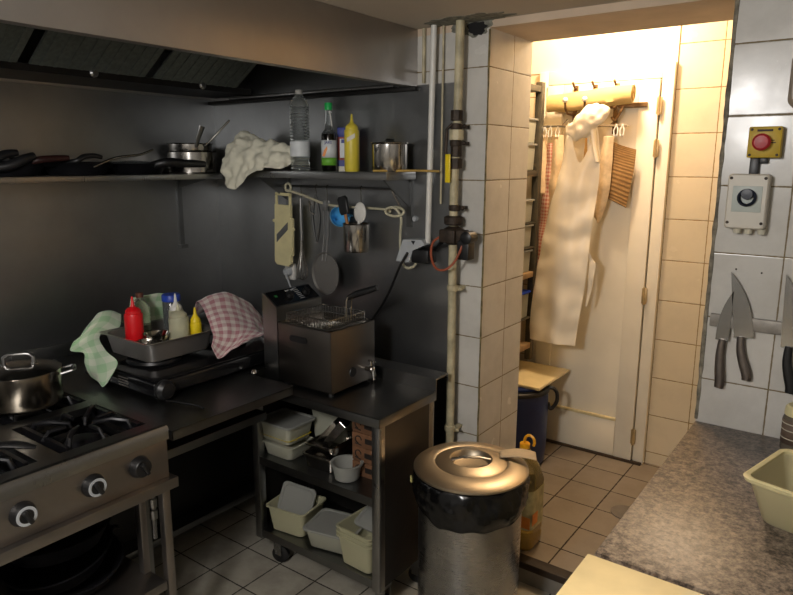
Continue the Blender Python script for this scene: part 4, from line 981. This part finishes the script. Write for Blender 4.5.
# ------------------------------------------------------------------ trash bin
BX, BY, BR, BH = -1.06, 1.90, .19, .615
t = thing('trash_bin', 'round brushed steel trash bin with a domed lid beside the trolley', 'bin', (BX, BY, 0))
b = MB().lathe([(0, 0), (BR-.012, 0), (BR-.01, .01), (BR-.008, BH), (BR-.012, BH), (BR-.016, .015), (0, .012)], 64); obj('bin_body', b, 'bin', t)
b = MB().lathe([(BR+.006, BH-.004), (BR+.01, BH), (BR+.01, BH+.006), (BR+.002, BH+.012), (.135, BH+.026), (.125, BH+.022), (.118, BH+.026), (.075, BH+.034), (.068, BH+.028), (.06, BH+.012), (.03, BH+.008), (0, BH+.008)], 64, cap0=False); l = obj('lid', b, steel('lid_steel', 'bcae98', .42, (1, 1, 1), 8, .12, .02), t)
b = MB(); b.X = Matrix.Rotation(R(35), 4, 'Z'); b.tube([(-.068, 0, BH+.03), (-.03, 0, BH+.038), (.03, 0, BH+.038), (.068, 0, BH+.03)], .009, 10, flat=(0, 0, 1)); obj('lid_handle', b, 'bin', l)
t = thing('bin_liner', 'black plastic bag folded over the rim of the steel bin', 'bag', (BX, BY, BH))
N, K = 150, 16
def bagp(a, k):
    u = k/K
    d = .095+.045*math.cos(a+1.15)+.02*nz((math.cos(a)*2, math.sin(a)*2, 0), 1.3, 3)
    c = (math.cos(a)*2.2, math.sin(a)*2.2, u*1.2)
    w = math.sin(PI*min(1, u*1.05))**.6 if u < .95 else .15
    rr = BR-.002+.014*w+w*(.012*nz(c, 1.5, 8)+.009*abs(nz(c, 3.4, 2))+.004*nz(c, 8, 6))
    return (BX+rr*math.cos(a), BY+rr*math.sin(a), BH-.004-d*u+.008*w*nz(c, 2.5, 5))
b = MB().rings([[bagp(2*PI*i/N, k) for i in range(N)] for k in range(K+1)], False, False); obj('bag_skirt', b, 'bag', t, True, solid=.0015, sharp=80)
b = MB(); b.X = Matrix.Translation((BX-.178, BY-.105, BH-.055)) @ Matrix.Rotation(R(30), 4, 'X') @ Matrix.Rotation(R(35), 4, 'Z'); b.box(-.005, -.014, -.004, .002, .014, .004, .002); tag(obj('yellow_tag', b, plain('yellow_scrap', 'b8b070', .6)), 'small yellow scrap stuck to the black bin bag', 'scrap')
b = MB(); b.X = Matrix.Translation((BX+.125, BY+.13, BH+.026)) @ Matrix.Rotation(R(28), 4, 'Z'); b.loft([[(-.07, -.03, .006), (-.02, -.032, .012), (.02, -.03, .01), (.055, -.034, .006)], [(-.07, .03, .006), (-.02, .032, .014), (.02, .036, .012), (.055, .03, .006)]], 14, 6); tag(obj('card_scrap', b, 'tan', None, solid=.003), 'folded tan card strip lying on the bin lid beside the oil bottle', 'card')

# oil bottle
t = thing('oil_bottle', 'big clear oil bottle with an orange yellow cap ring behind the bin', 'bottle', (-1.075, 2.375, ZS))
b = MB().rrect([(.062, .062, .03, 0), (.07, .07, .035, .012), (.072, .072, .035, .05), (.068, .068, .03, .06), (.072, .072, .035, .07), (.072, .072, .035, .29), (.06, .06, .05, .35), (.035, .035, .034, .395), (.02, .02, .0199, .42), (.02, .02, .0199, .435)], 6); obj('bottle_body', b, 'oil', t)
b = MB().rrect([(.06, .06, .03, .004), (.068, .068, .033, .014), (.068, .068, .033, .085)], 6); obj('oil_fill', b, 'oilfill', t)
b = MB().rrect([(.0735, .0735, .035, .1), (.0735, .0735, .035, .27)], 6, cap0=False, cap1=False); lb = obj('paper_label', b, plain('oil_label', 'b5b088', .5, 0, .25, 25), t)
for q in ((.03, -.0748, .11, .07, -.0735, .16), (-.02, -.0748, .21, .03, -.0735, .25), (.0735, -.06, .12, .0748, -.01, .17)): obj('orange_print', MB().box(*q), 'orangelabel', lb)
b = MB().lathe([(.021, .425), (.021, .442), (.018, .445), (0, .445)], 20); b.tube([(.02+.022*math.cos(a), 0, .455+.026*math.sin(a)) for a in [k*PI/6-.6 for k in range(0, 10)]], .006, 8); obj('cap', b, plain('orange_yellow_cap', 'e2a21c', .35), t)

# ------------------------------------------------------------------ corridor things
t = thing('plastic_drum', 'dark blue plastic drum with a black side handle in the corridor', 'drum', (-1.464, 3.08, ZS))
b = MB().lathe([(0, 0), (.15, 0), (.165, .02), (.172, .1), (.175, .3), (.172, .39), (.16, .415), (.15, .42), (.15, .44), (.14, .442), (0, .442)], 48); obj('drum_body', b, 'bluedrum', t)
b = MB().lathe([(.152, .40), (.178, .405), (.18, .422), (.155, .43)], 48, cap0=False, cap1=False); obj('clamp_ring', b, 'blackplastic', t, solid=.002)
b = MB(); b.X = Matrix.Rotation(R(18), 4, 'Z'); b.tube(cpath([(.17, 0, .42), (.195, 0, .423), (.215, 0, .40), (.218, 0, .36), (.205, 0, .325), (.185, 0, .31), (.172, 0, .34)]), .010, 10); obj('drum_handle', b, 'blackplastic', t)
b = MB(); b.X = Matrix.Translation((-1.502, 3.19, ZS+.443)); b.box(-.21, -.195, 0, .21, .2, .016, .004)
tag(obj('cutting_board', b, 'board'), 'cream cutting board lying on top of the blue drum', 'cutting board')
b = MB().lathe([(0, 0), (.065, 0), (.065, .004), (.055, .006), (0, .006)], 36, (-.79, 2.87, ZS), sx=1.0); tag(obj('floor_drain', b, 'drain'), 'round grey drain cover on the corridor floor by the granite counter', 'drain')

# storage unit with tubs
UX, UY0, UY1 = -1.47, 2.68, 3.302
t = thing('storage_unit', 'tall dark metal shelf unit of plastic tubs left of the door', 'shelf unit', (-1.7, 3.0, ZS))
for (x, y) in ((UX-.035, UY1-.04), (UX-.035, UY0), (-1.96, UY1-.04), (-1.96, UY0)):
    b = MB().box(x, y, .6, x+.035, y+.04, 2.06, .002); obj('upright', b, 'unit', t, True)
levels = [(2.04, 'unit'), (1.62, 'unit'), (1.355, 'unit'), (1.225, 'unit'), (1.092, 'plank'), (.845, 'unit'), (.70, 'plank')]
for zz, mt in levels:
    th = .006 if zz in (1.355, 1.225, .845) else .03
    b = MB().box(-1.96, UY0, zz-th, UX-.002, UY1-.041, zz, .002); obj('shelf', b, mt, t, True)
b = MB().box(-1.985, UY0, .6, -1.98, UY1, 2.04); obj('back_panel', b, plain('unit_back', '6a5d48', .7), t, True)
def unit_tub(label, y, z, h, hx=.19, hy=.125, mat='plastic_tub', lid='plastic_lid', fill=None):
    t = tub(label, (-1.668, y-.02, z), (0, 0, 0), hx, hy, h, mat, lid, fill, tp=.95); return t
unit_tub('clear tub, lower of two on the top shelf of the metal unit', 3.15, 1.621, .13)
unit_tub('clear tub, upper of two on the top shelf of the metal unit', 3.15, 1.755, .12, fill=('beigecloth', .5))
t = thing('bowl', 'dark bowl on the stacked tubs at the top of the metal unit', 'bowl', (-1.56, 3.17, 1.879))
b = MB().lathe([(0, 0), (.03, 0), (.05, .03), (.065, .055), (.066, .058), (.06, .056), (.04, .02), (0, .006)], 28); obj('bowl_body', b, 'blackplastic', t)
unit_tub('pale filled plastic tub just below the empty gap in the metal unit', 3.15, 1.356, .115, fill=('beigecloth', .85))
unit_tub('pinkish filled tub, second of the three close set tubs in the metal unit', 3.15, 1.226, .115, fill=('redfood', .85))
unit_tub('pale filled tub, lowest of the three close set tubs in the metal unit', 3.15, 1.093, .115, fill=('beigecloth', .75))
unit_tub('tub with a bright blue lid in the lower part of the metal unit', 3.15, .846, .14, lid='bluelid', fill=('beigecloth', .6))

# coat rack, cloth roll, hanging clothes
t = thing('coat_rack', 'metal coat rack with ball ended hooks on the corridor door', 'coat rack', (-1.27, 3.41, 1.9))
b = MB().box(-1.45, 3.402, 1.925, -.985, 3.413, 1.95, .002)
b.prism_ax([(3.402, 1.93), (3.402, 1.945), (3.398, 1.945), (3.398, 1.93)], 'x', -1.04, -.985)
obj('back_bar', b, 'hookmetal', t, True)
for x in (-1.345, -1.245, -1.135):
    b = MB().box(x-.012, 3.396, 1.80, x+.012, 3.404, 2.045, .002); b.tube([(x, 3.40, 1.92), (x, 3.36, 1.90), (x, 3.30, 1.902), (x, 3.27, 1.925), (x, 3.262, 1.96)] if x < -1.2 else [(x, 3.40, 1.94), (x, 3.38, 1.92), (x, 3.37, 1.93)], .006, 8); b.tube([(x, 3.40, 2.03), (x, 3.375, 2.035), (x, 3.35, 2.055)], .006, 8); hk = obj('hook', b, 'hookmetal', t, True)
    if x > -1.2: continue
    b = MB().sphere((x, 3.262, 1.965), .014, 14); obj('ball_end', b, 'whiteplastic', hk, True)
b = MB().tube(cpath([(-1.10, 3.40, 1.93), (-1.10, 3.36, 1.90), (-1.12, 3.35, 1.865), (-1.14, 3.36, 1.88)]), .006, 8); obj('curled_hook', b, 'hookmetal', t, True)
t = thing('cloth_roll', 'rolled cream cloth lying across the top hooks of the coat rack', 'cloth roll', (-1.27, 3.34, 1.965))
rs = []
for i in range(25):
    u = i/24; x = -1.46+.425*u; cy, cz = 3.33, 1.955+.03*u; ring = []
    for k in range(20):
        a = 2*PI*k/20; r = .040+.007*nz((x*.6, math.cos(a), math.sin(a)), 5, 2)+.006*nz((x*9, math.cos(a)*1.5, math.sin(a)*1.5), 1, 7)
        ring.append((x, cy+r*.8*math.cos(a), cz+r*1.1*math.sin(a)+.006*nz((x, 0, 0), 12, 5)))
    rs.append(ring)
b = MB().rings(rs); obj('roll', b, 'rollcloth', t, True, sharp=70)
b = MB(); x = -1.034; b.tube([(x, 3.33+.003*a*math.cos(a)*1.6, 1.985+.003*a*math.sin(a)*2) for a in [k*.5 for k in range(1, 16)]], .003, 6); obj('roll_end', b, plain('roll_shadow_edge', 'b08c48', .8), t, True)
t = thing('hanging_rail', 'thin wire hanging rail with clips in front of the corridor door', 'rail', (-1.27, 3.3, 1.84))
b = MB().tube([(-1.50, 3.32, 1.845), (-1.05, 3.32, 1.838)], .004, 8); b.tube([(-1.50, 3.35, 1.842), (-1.05, 3.35, 1.836)], .003, 8); b.tube([(-1.38, 3.32, 1.845), (-1.38, 3.39, 1.88)], .003, 6); b.tube([(-1.13, 3.32, 1.84), (-1.13, 3.39, 1.88)], .003, 6); obj('rod', b, 'wire', t, True)
for i, x in enumerate((-1.495, -1.47, -1.44, -1.40, -1.23, -1.10, -1.07)):
    b = MB().tube([(x, 3.32, 1.845), (x-.01, 3.315, 1.815), (x-.006, 3.31, 1.79), (x+.008, 3.31, 1.79), (x+.01, 3.315, 1.815), (x, 3.32, 1.845)], .003, 6); obj('clip', b, 'whiteplastic', t, True)
def hang(name, label, cat, rows, mat, amp=.01, fr=14, seed=1, nu=30, nv=50, fold=0, ff=40, solid=.002):
    t = thing(name, label, cat, tuple(Vector(rows[0][0])))
    def w(u, v, p): return amp*nz(p, fr, seed)+fold*math.sin(u*ff+seed)*min(1, v*3+.2)
    b = MB().loft(rows, nu, nv, w); obj('cloth', b, mat, t, True, solid=solid, sub=1); return t
# apron (bib + skirt), in front of the door
def arow(xl, xr, zz, y=3.22, n=5, dy=.02):
    return [(xl+(xr-xl)*k/(n-1), y-dy*math.sin(PI*k/(n-1)), zz) for k in range(n)]
rows = [arow(-1.311, -1.139, 1.797), arow(-1.326, -1.129, 1.699), arow(-1.340, -1.134, 1.601), arow(-1.375, -1.144, 1.454), arow(-1.404, -1.159, 1.306), arow(-1.429, -1.164, 1.159), arow(-1.448, -1.178, 0.992), arow(-1.463, -1.198, 0.815), arow(-1.458, -1.203, 0.732)]
# neckline dips in the middle of the top row
rows[0] = [(-1.306, 3.231, 1.856), (-1.286, 3.216, 1.797), (-1.232, 3.206, 1.660), (-1.183, 3.216, 1.758), (-1.169, 3.231, 1.856)]
rows[1] = [(-1.321, 3.226, 1.758), (-1.291, 3.211, 1.709), (-1.232, 3.201, 1.635), (-1.173, 3.211, 1.689), (-1.144, 3.226, 1.739)]
t = hang('apron', 'long white apron hanging knotted from the middle of the coat rack', 'apron', rows, 'apron', .011, 11, 3, 50, 90, .006, 13)
b = MB().loft([[(-1.316, 3.221, 1.837), (-1.277, 3.192, 1.856), (-1.237, 3.182, 1.896), (-1.198, 3.192, 1.925), (-1.169, 3.211, 1.945)], [(-1.306, 3.211, 1.797), (-1.257, 3.167, 1.827), (-1.208, 3.152, 1.866), (-1.169, 3.162, 1.905), (-1.139, 3.192, 1.935)], [(-1.277, 3.221, 1.768), (-1.228, 3.172, 1.788), (-1.178, 3.162, 1.827), (-1.139, 3.172, 1.866), (-1.100, 3.201, 1.915)], [(-1.257, 3.231, 1.778), (-1.208, 3.211, 1.778), (-1.169, 3.201, 1.797), (-1.129, 3.201, 1.847), (-1.100, 3.221, 1.896)]], 24, 20, lambda u, v, p: .016*nz(p, 16, 5)+.012*nz(p, 34, 2)); obj('knotted_strap', b, 'apron', t, True, solid=.003, sub=1)
b = MB().loft([arow(-1.188, -1.159, 1.817, 3.20, 3), arow(-1.169, -1.144, 1.719, 3.205, 3), arow(-1.154, -1.134, 1.660, 3.21, 3)], 4, 10); b.loft([arow(-1.213, -1.193, 1.797, 3.24, 3), arow(-1.208, -1.188, 1.680, 3.25, 3)], 4, 8); obj('strap', b, 'apron', t, True, solid=.002)
b = MB().loft([[(-1.169, 3.231, 1.228), (-1.139, 3.226, 1.179)], [(-1.159, 3.231, 1.159), (-1.124, 3.221, 1.159)], [(-1.164, 3.231, 1.012), (-1.139, 3.226, 1.032)], [(-1.169, 3.231, 0.943), (-1.164, 3.226, 0.943)]], 6, 16, wr1(.006, 14, 2)); obj('apron_tie', b, 'apron', t, True, solid=.002)
hang('hanging_cloth', 'pale cloth hanging at the left end of the rail', 'cloth', [arow(-1.50, -1.46, 1.80, 3.335, 3), arow(-1.51, -1.455, 1.62, 3.335, 3), arow(-1.53, -1.46, 1.50, 3.335, 3)], 'beigecloth', .006, 14, 2, 8, 20)
hang('checked_cloth', 'red checked cloth hanging behind the left side of the apron', 'cloth', [arow(-1.465, -1.41, 1.76, 3.34, 3), arow(-1.475, -1.40, 1.6, 3.34, 3), arow(-1.485, -1.40, 1.4, 3.34, 3), arow(-1.5, -1.42, 1.25, 3.34, 3), arow(-1.51, -1.45, 1.05, 3.34, 3), arow(-1.53, -1.47, .88, 3.34, 3)], 'redcheck', .008, 12, 3, 12, 50)
hang('hanging_cloth', 'white cloth corner hanging between the red checked cloth and apron', 'cloth', [arow(-1.44, -1.37, 1.80, 3.33, 3), arow(-1.44, -1.36, 1.55, 3.33, 3), arow(-1.45, -1.37, 1.30, 3.33, 3)], 'beigecloth', .008, 12, 6, 12, 30)
hang('hanging_cloth', 'beige fringed cloth hanging right of the apron bib', 'cloth', [arow(-1.17, -1.115, 1.79, 3.34, 3), arow(-1.18, -1.115, 1.66, 3.34, 3), arow(-1.2, -1.12, 1.52, 3.34, 3), arow(-1.2, -1.14, 1.42, 3.34, 3), arow(-1.17, -1.16, 1.36, 3.34, 3)], 'beigecloth', .008, 12, 8, 12, 30)
hang('hanging_cloth', 'narrow tan cloth behind the neckline of the apron', 'cloth', [arow(-1.27, -1.215, 1.79, 3.36, 3), arow(-1.27, -1.22, 1.6, 3.36, 3)], 'straw', .005, 12, 9, 8, 16)
hang('straw_mat', 'brown woven straw mat clipped at the right end of the rail', 'mat', [[(-1.14, 3.365, 1.77), (-1.08, 3.36, 1.745), (-1.01, 3.365, 1.725)], [(-1.145, 3.365, 1.66), (-1.08, 3.355, 1.64), (-1.015, 3.365, 1.62)], [(-1.15, 3.365, 1.49), (-1.09, 3.355, 1.465), (-1.04, 3.365, 1.44)]], 'strawband', .004, 8, 4, 16, 30)

# ------------------------------------------------------------------ granite counter and things on it
GZ = .833
t = thing('granite_counter', 'speckled grey granite counter below the knives at right', 'counter', (.3, 1.8, 0))
b = MB().box(-.418, 1.308, GZ-.03, 1.45, YW-.001, GZ, .003); obj('granite_top', b, 'granite', t, True)
b = MB().box(-.38, 1.36, .08, 1.4, YW-.01, GZ-.03, .002); obj('cabinet_base', b, 'offwhite', t, True)
b = MB().box(-.35, 1.4, 0, 1.38, YW-.02, .08); obj('plinth', b, 'gutter', t, True)
# front board on its own stand
t = thing('work_table', 'pale work table in front of the granite counter', 'table', (-.1, 1.0, 0))
b = MB().box(-.418, .66, .79, .5, 1.30, .81, .002); obj('table_top', b, 'steel', t, True)
for (x, y) in ((-.40, .68), (.44, .68), (-.40, 1.24), (.44, 1.24)):
    b = MB().box(x, y, 0, x+.035, y+.035, .79, .002); obj('leg', b, 'steel', t, True)
b = MB().box(-.425, .68, .811, .15, 1.283, .841, .004); tag(obj('cutting_board', b, 'board'), 'large cream cutting board in the bottom foreground beside the granite', 'cutting board')

t = thing('food_container', 'yellowish empty plastic container on the granite counter', 'container', (-.04, 1.725, GZ), R(-14))
M['ctub'] = glassy('milky_cream_tub', 'd9d0a8', .3, 1.35, .45)
obj('tub', tubmesh(.125, .12, .11, .74, .025), 'ctub', t)
b = MB().rrect([(.129, .124, .026, .103), (.132, .127, .027, .112), (.127, .122, .025, .115), (.119, .114, .023, .113), (.119, .114, .023, .103)], 6, cap0=False, cap1=False); obj('rim', b, 'cream', t)
t = thing('spice_jar', 'brown labelled jar with a cream lid at the right edge on the counter', 'jar', (-.128, 2.17, GZ))
b = MB().lathe([(0, 0), (.036, 0), (.04, .005), (.04, .1), (.034, .11), (0, .11)], 32); obj('jar_body', b, glassy('jar_grey', '8a8070', .15, 1.4, .5), t)
b = MB().lathe([(.0405, .025), (.0405, .095)], 32, cap0=False, cap1=False); lb = obj('jar_label', b, plain('jar_label', '6b5a4c', .6), t, solid=.0008)
for zz in (.04, .065, .085):
    b = MB().lathe([(.0412, zz), (.0412, zz+.003)], 32, cap0=False, cap1=False); obj('label_line', b, 'offwhite', lb, solid=.0006)
b = MB().lathe([(.036, .108), (.038, .11), (.036, .132), (.03, .138), (0, .138)], 28); obj('lid', b, 'cream', t)

# ------------------------------------------------------------------ knife strip and knives
b = MB().box(-.402, YW-.017, 1.158, -.02, YW-.001, 1.198, .003); b.bm.transform(Matrix.Identity(4))
tag(obj('knife_strip', b, 'strip'), 'grey magnetic strip on the tiled wall holding the knives', 'knife strip')
def knife(label, x, z, ang, bl, bw, hl, hm='knifehandle', mir=1):
    t = thing('knife', label, 'knife', (x, YW-.0185, z), rot=(0, ang, 0))
    # blade points up, local z; origin at heel
    pts = [(-bw*.42, 0), (bw*.58, 0)]
    n = 10
    right = [(bw*.58-(bw*.0)-(bw*(i/n)**2.6*.95), bl*i/n) for i in range(1, n+1)]
    left = [(-bw*.42+bw*.05*(i/n), bl*i/n) for i in range(n, 0, -1)]
    poly = [(px_*mir, pz_) for px_, pz_ in pts[:2]+right+left[1:]]
    b = MB().prism_ax(poly, 'y', -.0012, .0012); obj('blade', b, 'knife', t)
    b = MB().rrect([(bw*.36, .007, .005, 0), (bw*.30, .0085, .006, -.02)])
    hp = [(-bw*.05, 0, .004), (-bw*.1, 0, -hl*.3), (.0, 0, -hl*.6), (bw*.12, 0, -hl*.85), (bw*.1, 0, -hl)]
    b = MB().tube(cpath(hp, 4), [(.0105+.0055*math.sin(i/16*PI*.8+.2)*(i/16)**.5) for i in range(17)], 12, flat=(0, 1, 0)); obj('handle', b, hm, t)
    return t
knife('smaller pointed kitchen knife at the left of the magnetic strip', -.358, 1.118, R(1), .16, .038, .155, 'knifehandle', -1)
knife('broad chef knife with a steel handle, second on the magnetic strip', -.306, 1.135, R(-8), .205, .056, .135)
knife('large knife with a black handle at the right end of the strip', -.176, 1.125, R(-3), .22, .06, .14, 'blackplastic')
b = MB()
for x, zz in ((-.345, 1.342), (-.275, 1.337)):
    b.X = Matrix.Translation((x, YW-.0005, zz)) @ Matrix.Rotation(PI/2, 4, 'X'); b.lathe([(0, 0), (.003, 0), (.002, .002), (0, .002)], 8)
tag(obj('screw_plugs', b, 'rust'), 'two tiny dark plug holes in the tile above the knives', 'screw holes')

# ------------------------------------------------------------------ switches
t = thing('emergency_stop', 'yellow box with a red emergency stop button on the tiled wall', 'emergency button', (-.302, YW-.001, 1.72))
b = MB().box(-.042, -.04, -.044, .044, 0, .044, .004); obj('yellow_box', b, plain('mustard_box', 'b99a1e', .45), t)
b = MB(); b.X = Matrix.Translation((-.004, -.04, 0)) @ Matrix.Rotation(PI/2, 4, 'X'); b.lathe([(0, 0), (.017, 0), (.017, .012), (.023, .014), (.024, .022), (.018, .028), (0, .03)], 28); obj('red_button', b, plain('red_button', 'a82026', .4), t)
for (x, zz) in ((-.034, -.036), (.036, -.036), (-.034, .036), (.036, .036)):
    b = MB(); b.X = Matrix.Translation((x, -.04, zz)) @ Matrix.Rotation(PI/2, 4, 'X'); b.lathe([(0, 0), (.004, 0), (.004, .001), (0, .001)], 12); obj('screw', b, 'rust', t)
for q in ((.018, -.0412, -.003, .03, -.039, .0), (.018, -.0412, .004, .027, -.039, .006), (-.02, -.0412, .03, .02, -.039, .036)): obj('black_mark', MB().box(*q), 'rust', t)
b = MB().box(-.336, YW-.022, 1.61, -.312, YW-.001, 1.68, .002); b.box(-.312, YW-.02, 1.66, -.29, YW-.001, 1.68, .002); tag(obj('conduit_clip', b, 'blackplastic'), 'short black conduit between the red button box and the white switch', 'conduit')
t = thing('isolator_switch', 'white isolator switch box with a round black rotary handle', 'switch', (-.33, YW-.001, 1.55))
b = MB(); b.X = Matrix.Rotation(PI/2, 4, 'X'); b.rrect([(.054, .08, .01, 0), (.054, .08, .01, .045), (.05, .076, .01, .05)]); obj('switch_box', b, plain('white_switch_box', 'c8c2b4', .4, 0, .03), t)
b = MB().box(-.038, -.052, -.03, .04, -.0495, .045, .001); fp = obj('face_plate', b, plain('pale_blue_plate', 'b4bbb5', .4, 0, .03), t)
b = MB(); b.X = Matrix.Translation((.002, -.053, .012)) @ Matrix.Rotation(PI/2, 4, 'X'); b.lathe([(.018, 0), (.025, 0), (.026, .008), (.02, .012), (.017, .008)], 30, cap0=False, cap1=False); b.lathe([(0, 0), (.016, 0), (.015, .014), (0, .015)], 24, (0, .01, 0)); obj('rotary_handle', b, plain('blue_black_plastic', '1c2230', .4), t)
for (x, zz) in ((-.045, -.062), (.045, -.062), (-.045, .068), (.045, .068)):
    b = MB(); b.X = Matrix.Translation((x, -.05, zz)) @ Matrix.Rotation(PI/2, 4, 'X'); b.lathe([(0, 0), (.0045, 0), (.0045, .0015), (0, .0015)], 12); obj('screw', b, 'rust', t)
for x in (-.02, .01, .045):
    b = MB().lathe([(0, -.095), (.01, -.095), (.012, -.08), (0, -.078)], 14, (x, -.025, 0)); obj('cable_gland', b, 'offwhite', t)
t = thing('soap_dispenser', 'beige rounded dispenser cut by the right edge of the picture', 'dispenser', (-.192, YW-.001, 1.885))
b = MB(); b.X = Matrix.Rotation(PI/2, 4, 'X'); b.rrect([(.06, .075, .02, 0), (.06, .075, .025, .07), (.05, .065, .025, .085)], 6); obj('housing', b, 'kettle', t)

# ------------------------------------------------------------------ groups of repeats
GR = {}
for o in list(COL.objects):
    if o.parent or 'label' not in o: continue
    k, l = o.name.split('.')[0], o['label']
    g = None
    if k == 'frying_pan': g = 'black pans under the stove' if ('under the stove' in l) else ('pans on the stove' if 'edge of the stove' in l else 'black pans on the long wall shelf')
    elif k == 'saucepan': g = 'nested saucepans on the long shelf'
    elif k == 'squeeze_bottle' and 'shelf' not in l: g = 'squeeze bottles in the steel tray'
    elif k == 'steel_bowl': g = 'steel bowls in the tray'
    elif k == 'steel_pan_insert': g = 'small steel food pans on the trolley'
    elif k == 'food_container' and 'granite' not in l: g = 'tubs on the metal shelf unit' if 'metal unit' in l else 'food containers on the trolley'
    elif k == 'container_lid': g = 'loose container lids on the trolley'
    elif k == 'knife': g = 'knives on the magnetic strip'
    elif k == 'checked_towel': g = 'checked towels on the cooker'
    elif k == 'hanging_cloth': g = 'cloths on the hanging rail'
    elif k == 'wall_shelf': g = 'steel wall shelves'
    if g: GR.setdefault(g, []).append(o)
for g, os_ in GR.items():
    if len(os_) > 1:
        for o in os_: o['group'] = g

# ------------------------------------------------------------------ camera
RIGHT = Vector((0.80829, 0.58877, 0.0038)); 
def camrot(yaw, pitch, roll):
    cy, sy, cp, sp = math.cos(yaw), math.sin(yaw), math.cos(pitch), math.sin(pitch)
    f = Vector((sy*cp, cy*cp, -sp)); r = Vector((cy, -sy, 0)); u = r.cross(f)
    cr, sr = math.cos(roll), math.sin(roll)
    return cr*r+sr*u, -sr*r+cr*u, f
r_, u_, f_ = camrot(R(-36.0708), R(11.5135), R(.21788))
cam = bpy.data.cameras.new('camera'); co = bpy.data.objects.new('camera', cam); COL.objects.link(co)
cam.sensor_width = 36; cam.lens = 664.6/793*36; cam.clip_start = .02
co.matrix_world = Matrix(((r_.x, u_.x, -f_.x, 0), (r_.y, u_.y, -f_.y, 0), (r_.z, u_.z, -f_.z, 1.66), (0, 0, 0, 1)))
S.camera = co

# ------------------------------------------------------------------ light
def light(name, kind, loc, energy, color, size=.1, rot=(0, 0, 0), sy=None):
    l = bpy.data.lights.new(name, kind); l.energy = energy; l.color = color
    if kind == 'AREA':
        l.size = size
        if sy: l.shape = 'RECTANGLE'; l.size_y = sy
    else: l.shadow_soft_size = size
    o = bpy.data.objects.new(name, l); o.location = loc; o.rotation_euler = rot; COL.objects.link(o); return o
light('corridor_bulb', 'POINT', (-1.12, 3.08, 2.36), 39, (1, .77, .54), .05)
light('kitchen_lamp', 'POINT', (-.75, -.35, 1.96), 84, (1.0, .975, .955), .16)
sp = light('added_fill_spot', 'SPOT', (-.62, .75, 2.12), 30, (1, .80, .55), .04); sp.data.spot_size = R(36); sp.data.spot_blend = 1  # added warm fill without a fixture, brightens the foreground cutting board
sp.rotation_euler = (Vector((-.44, 1.08, .84))-Vector((-.62, .75, 2.12))).to_track_quat('-Z', 'Y').to_euler()
w = bpy.data.worlds.new('world'); S.world = w; w.use_nodes = True
w.node_tree.nodes['Background'].inputs[0].default_value = (.5, .5, .55, 1); w.node_tree.nodes['Background'].inputs[1].default_value = .05
S.view_settings.view_transform = 'Standard'; S.view_settings.look = 'None'; S.view_settings.gamma = 1; S.view_settings.exposure = 0
S.view_settings.use_curve_mapping = False
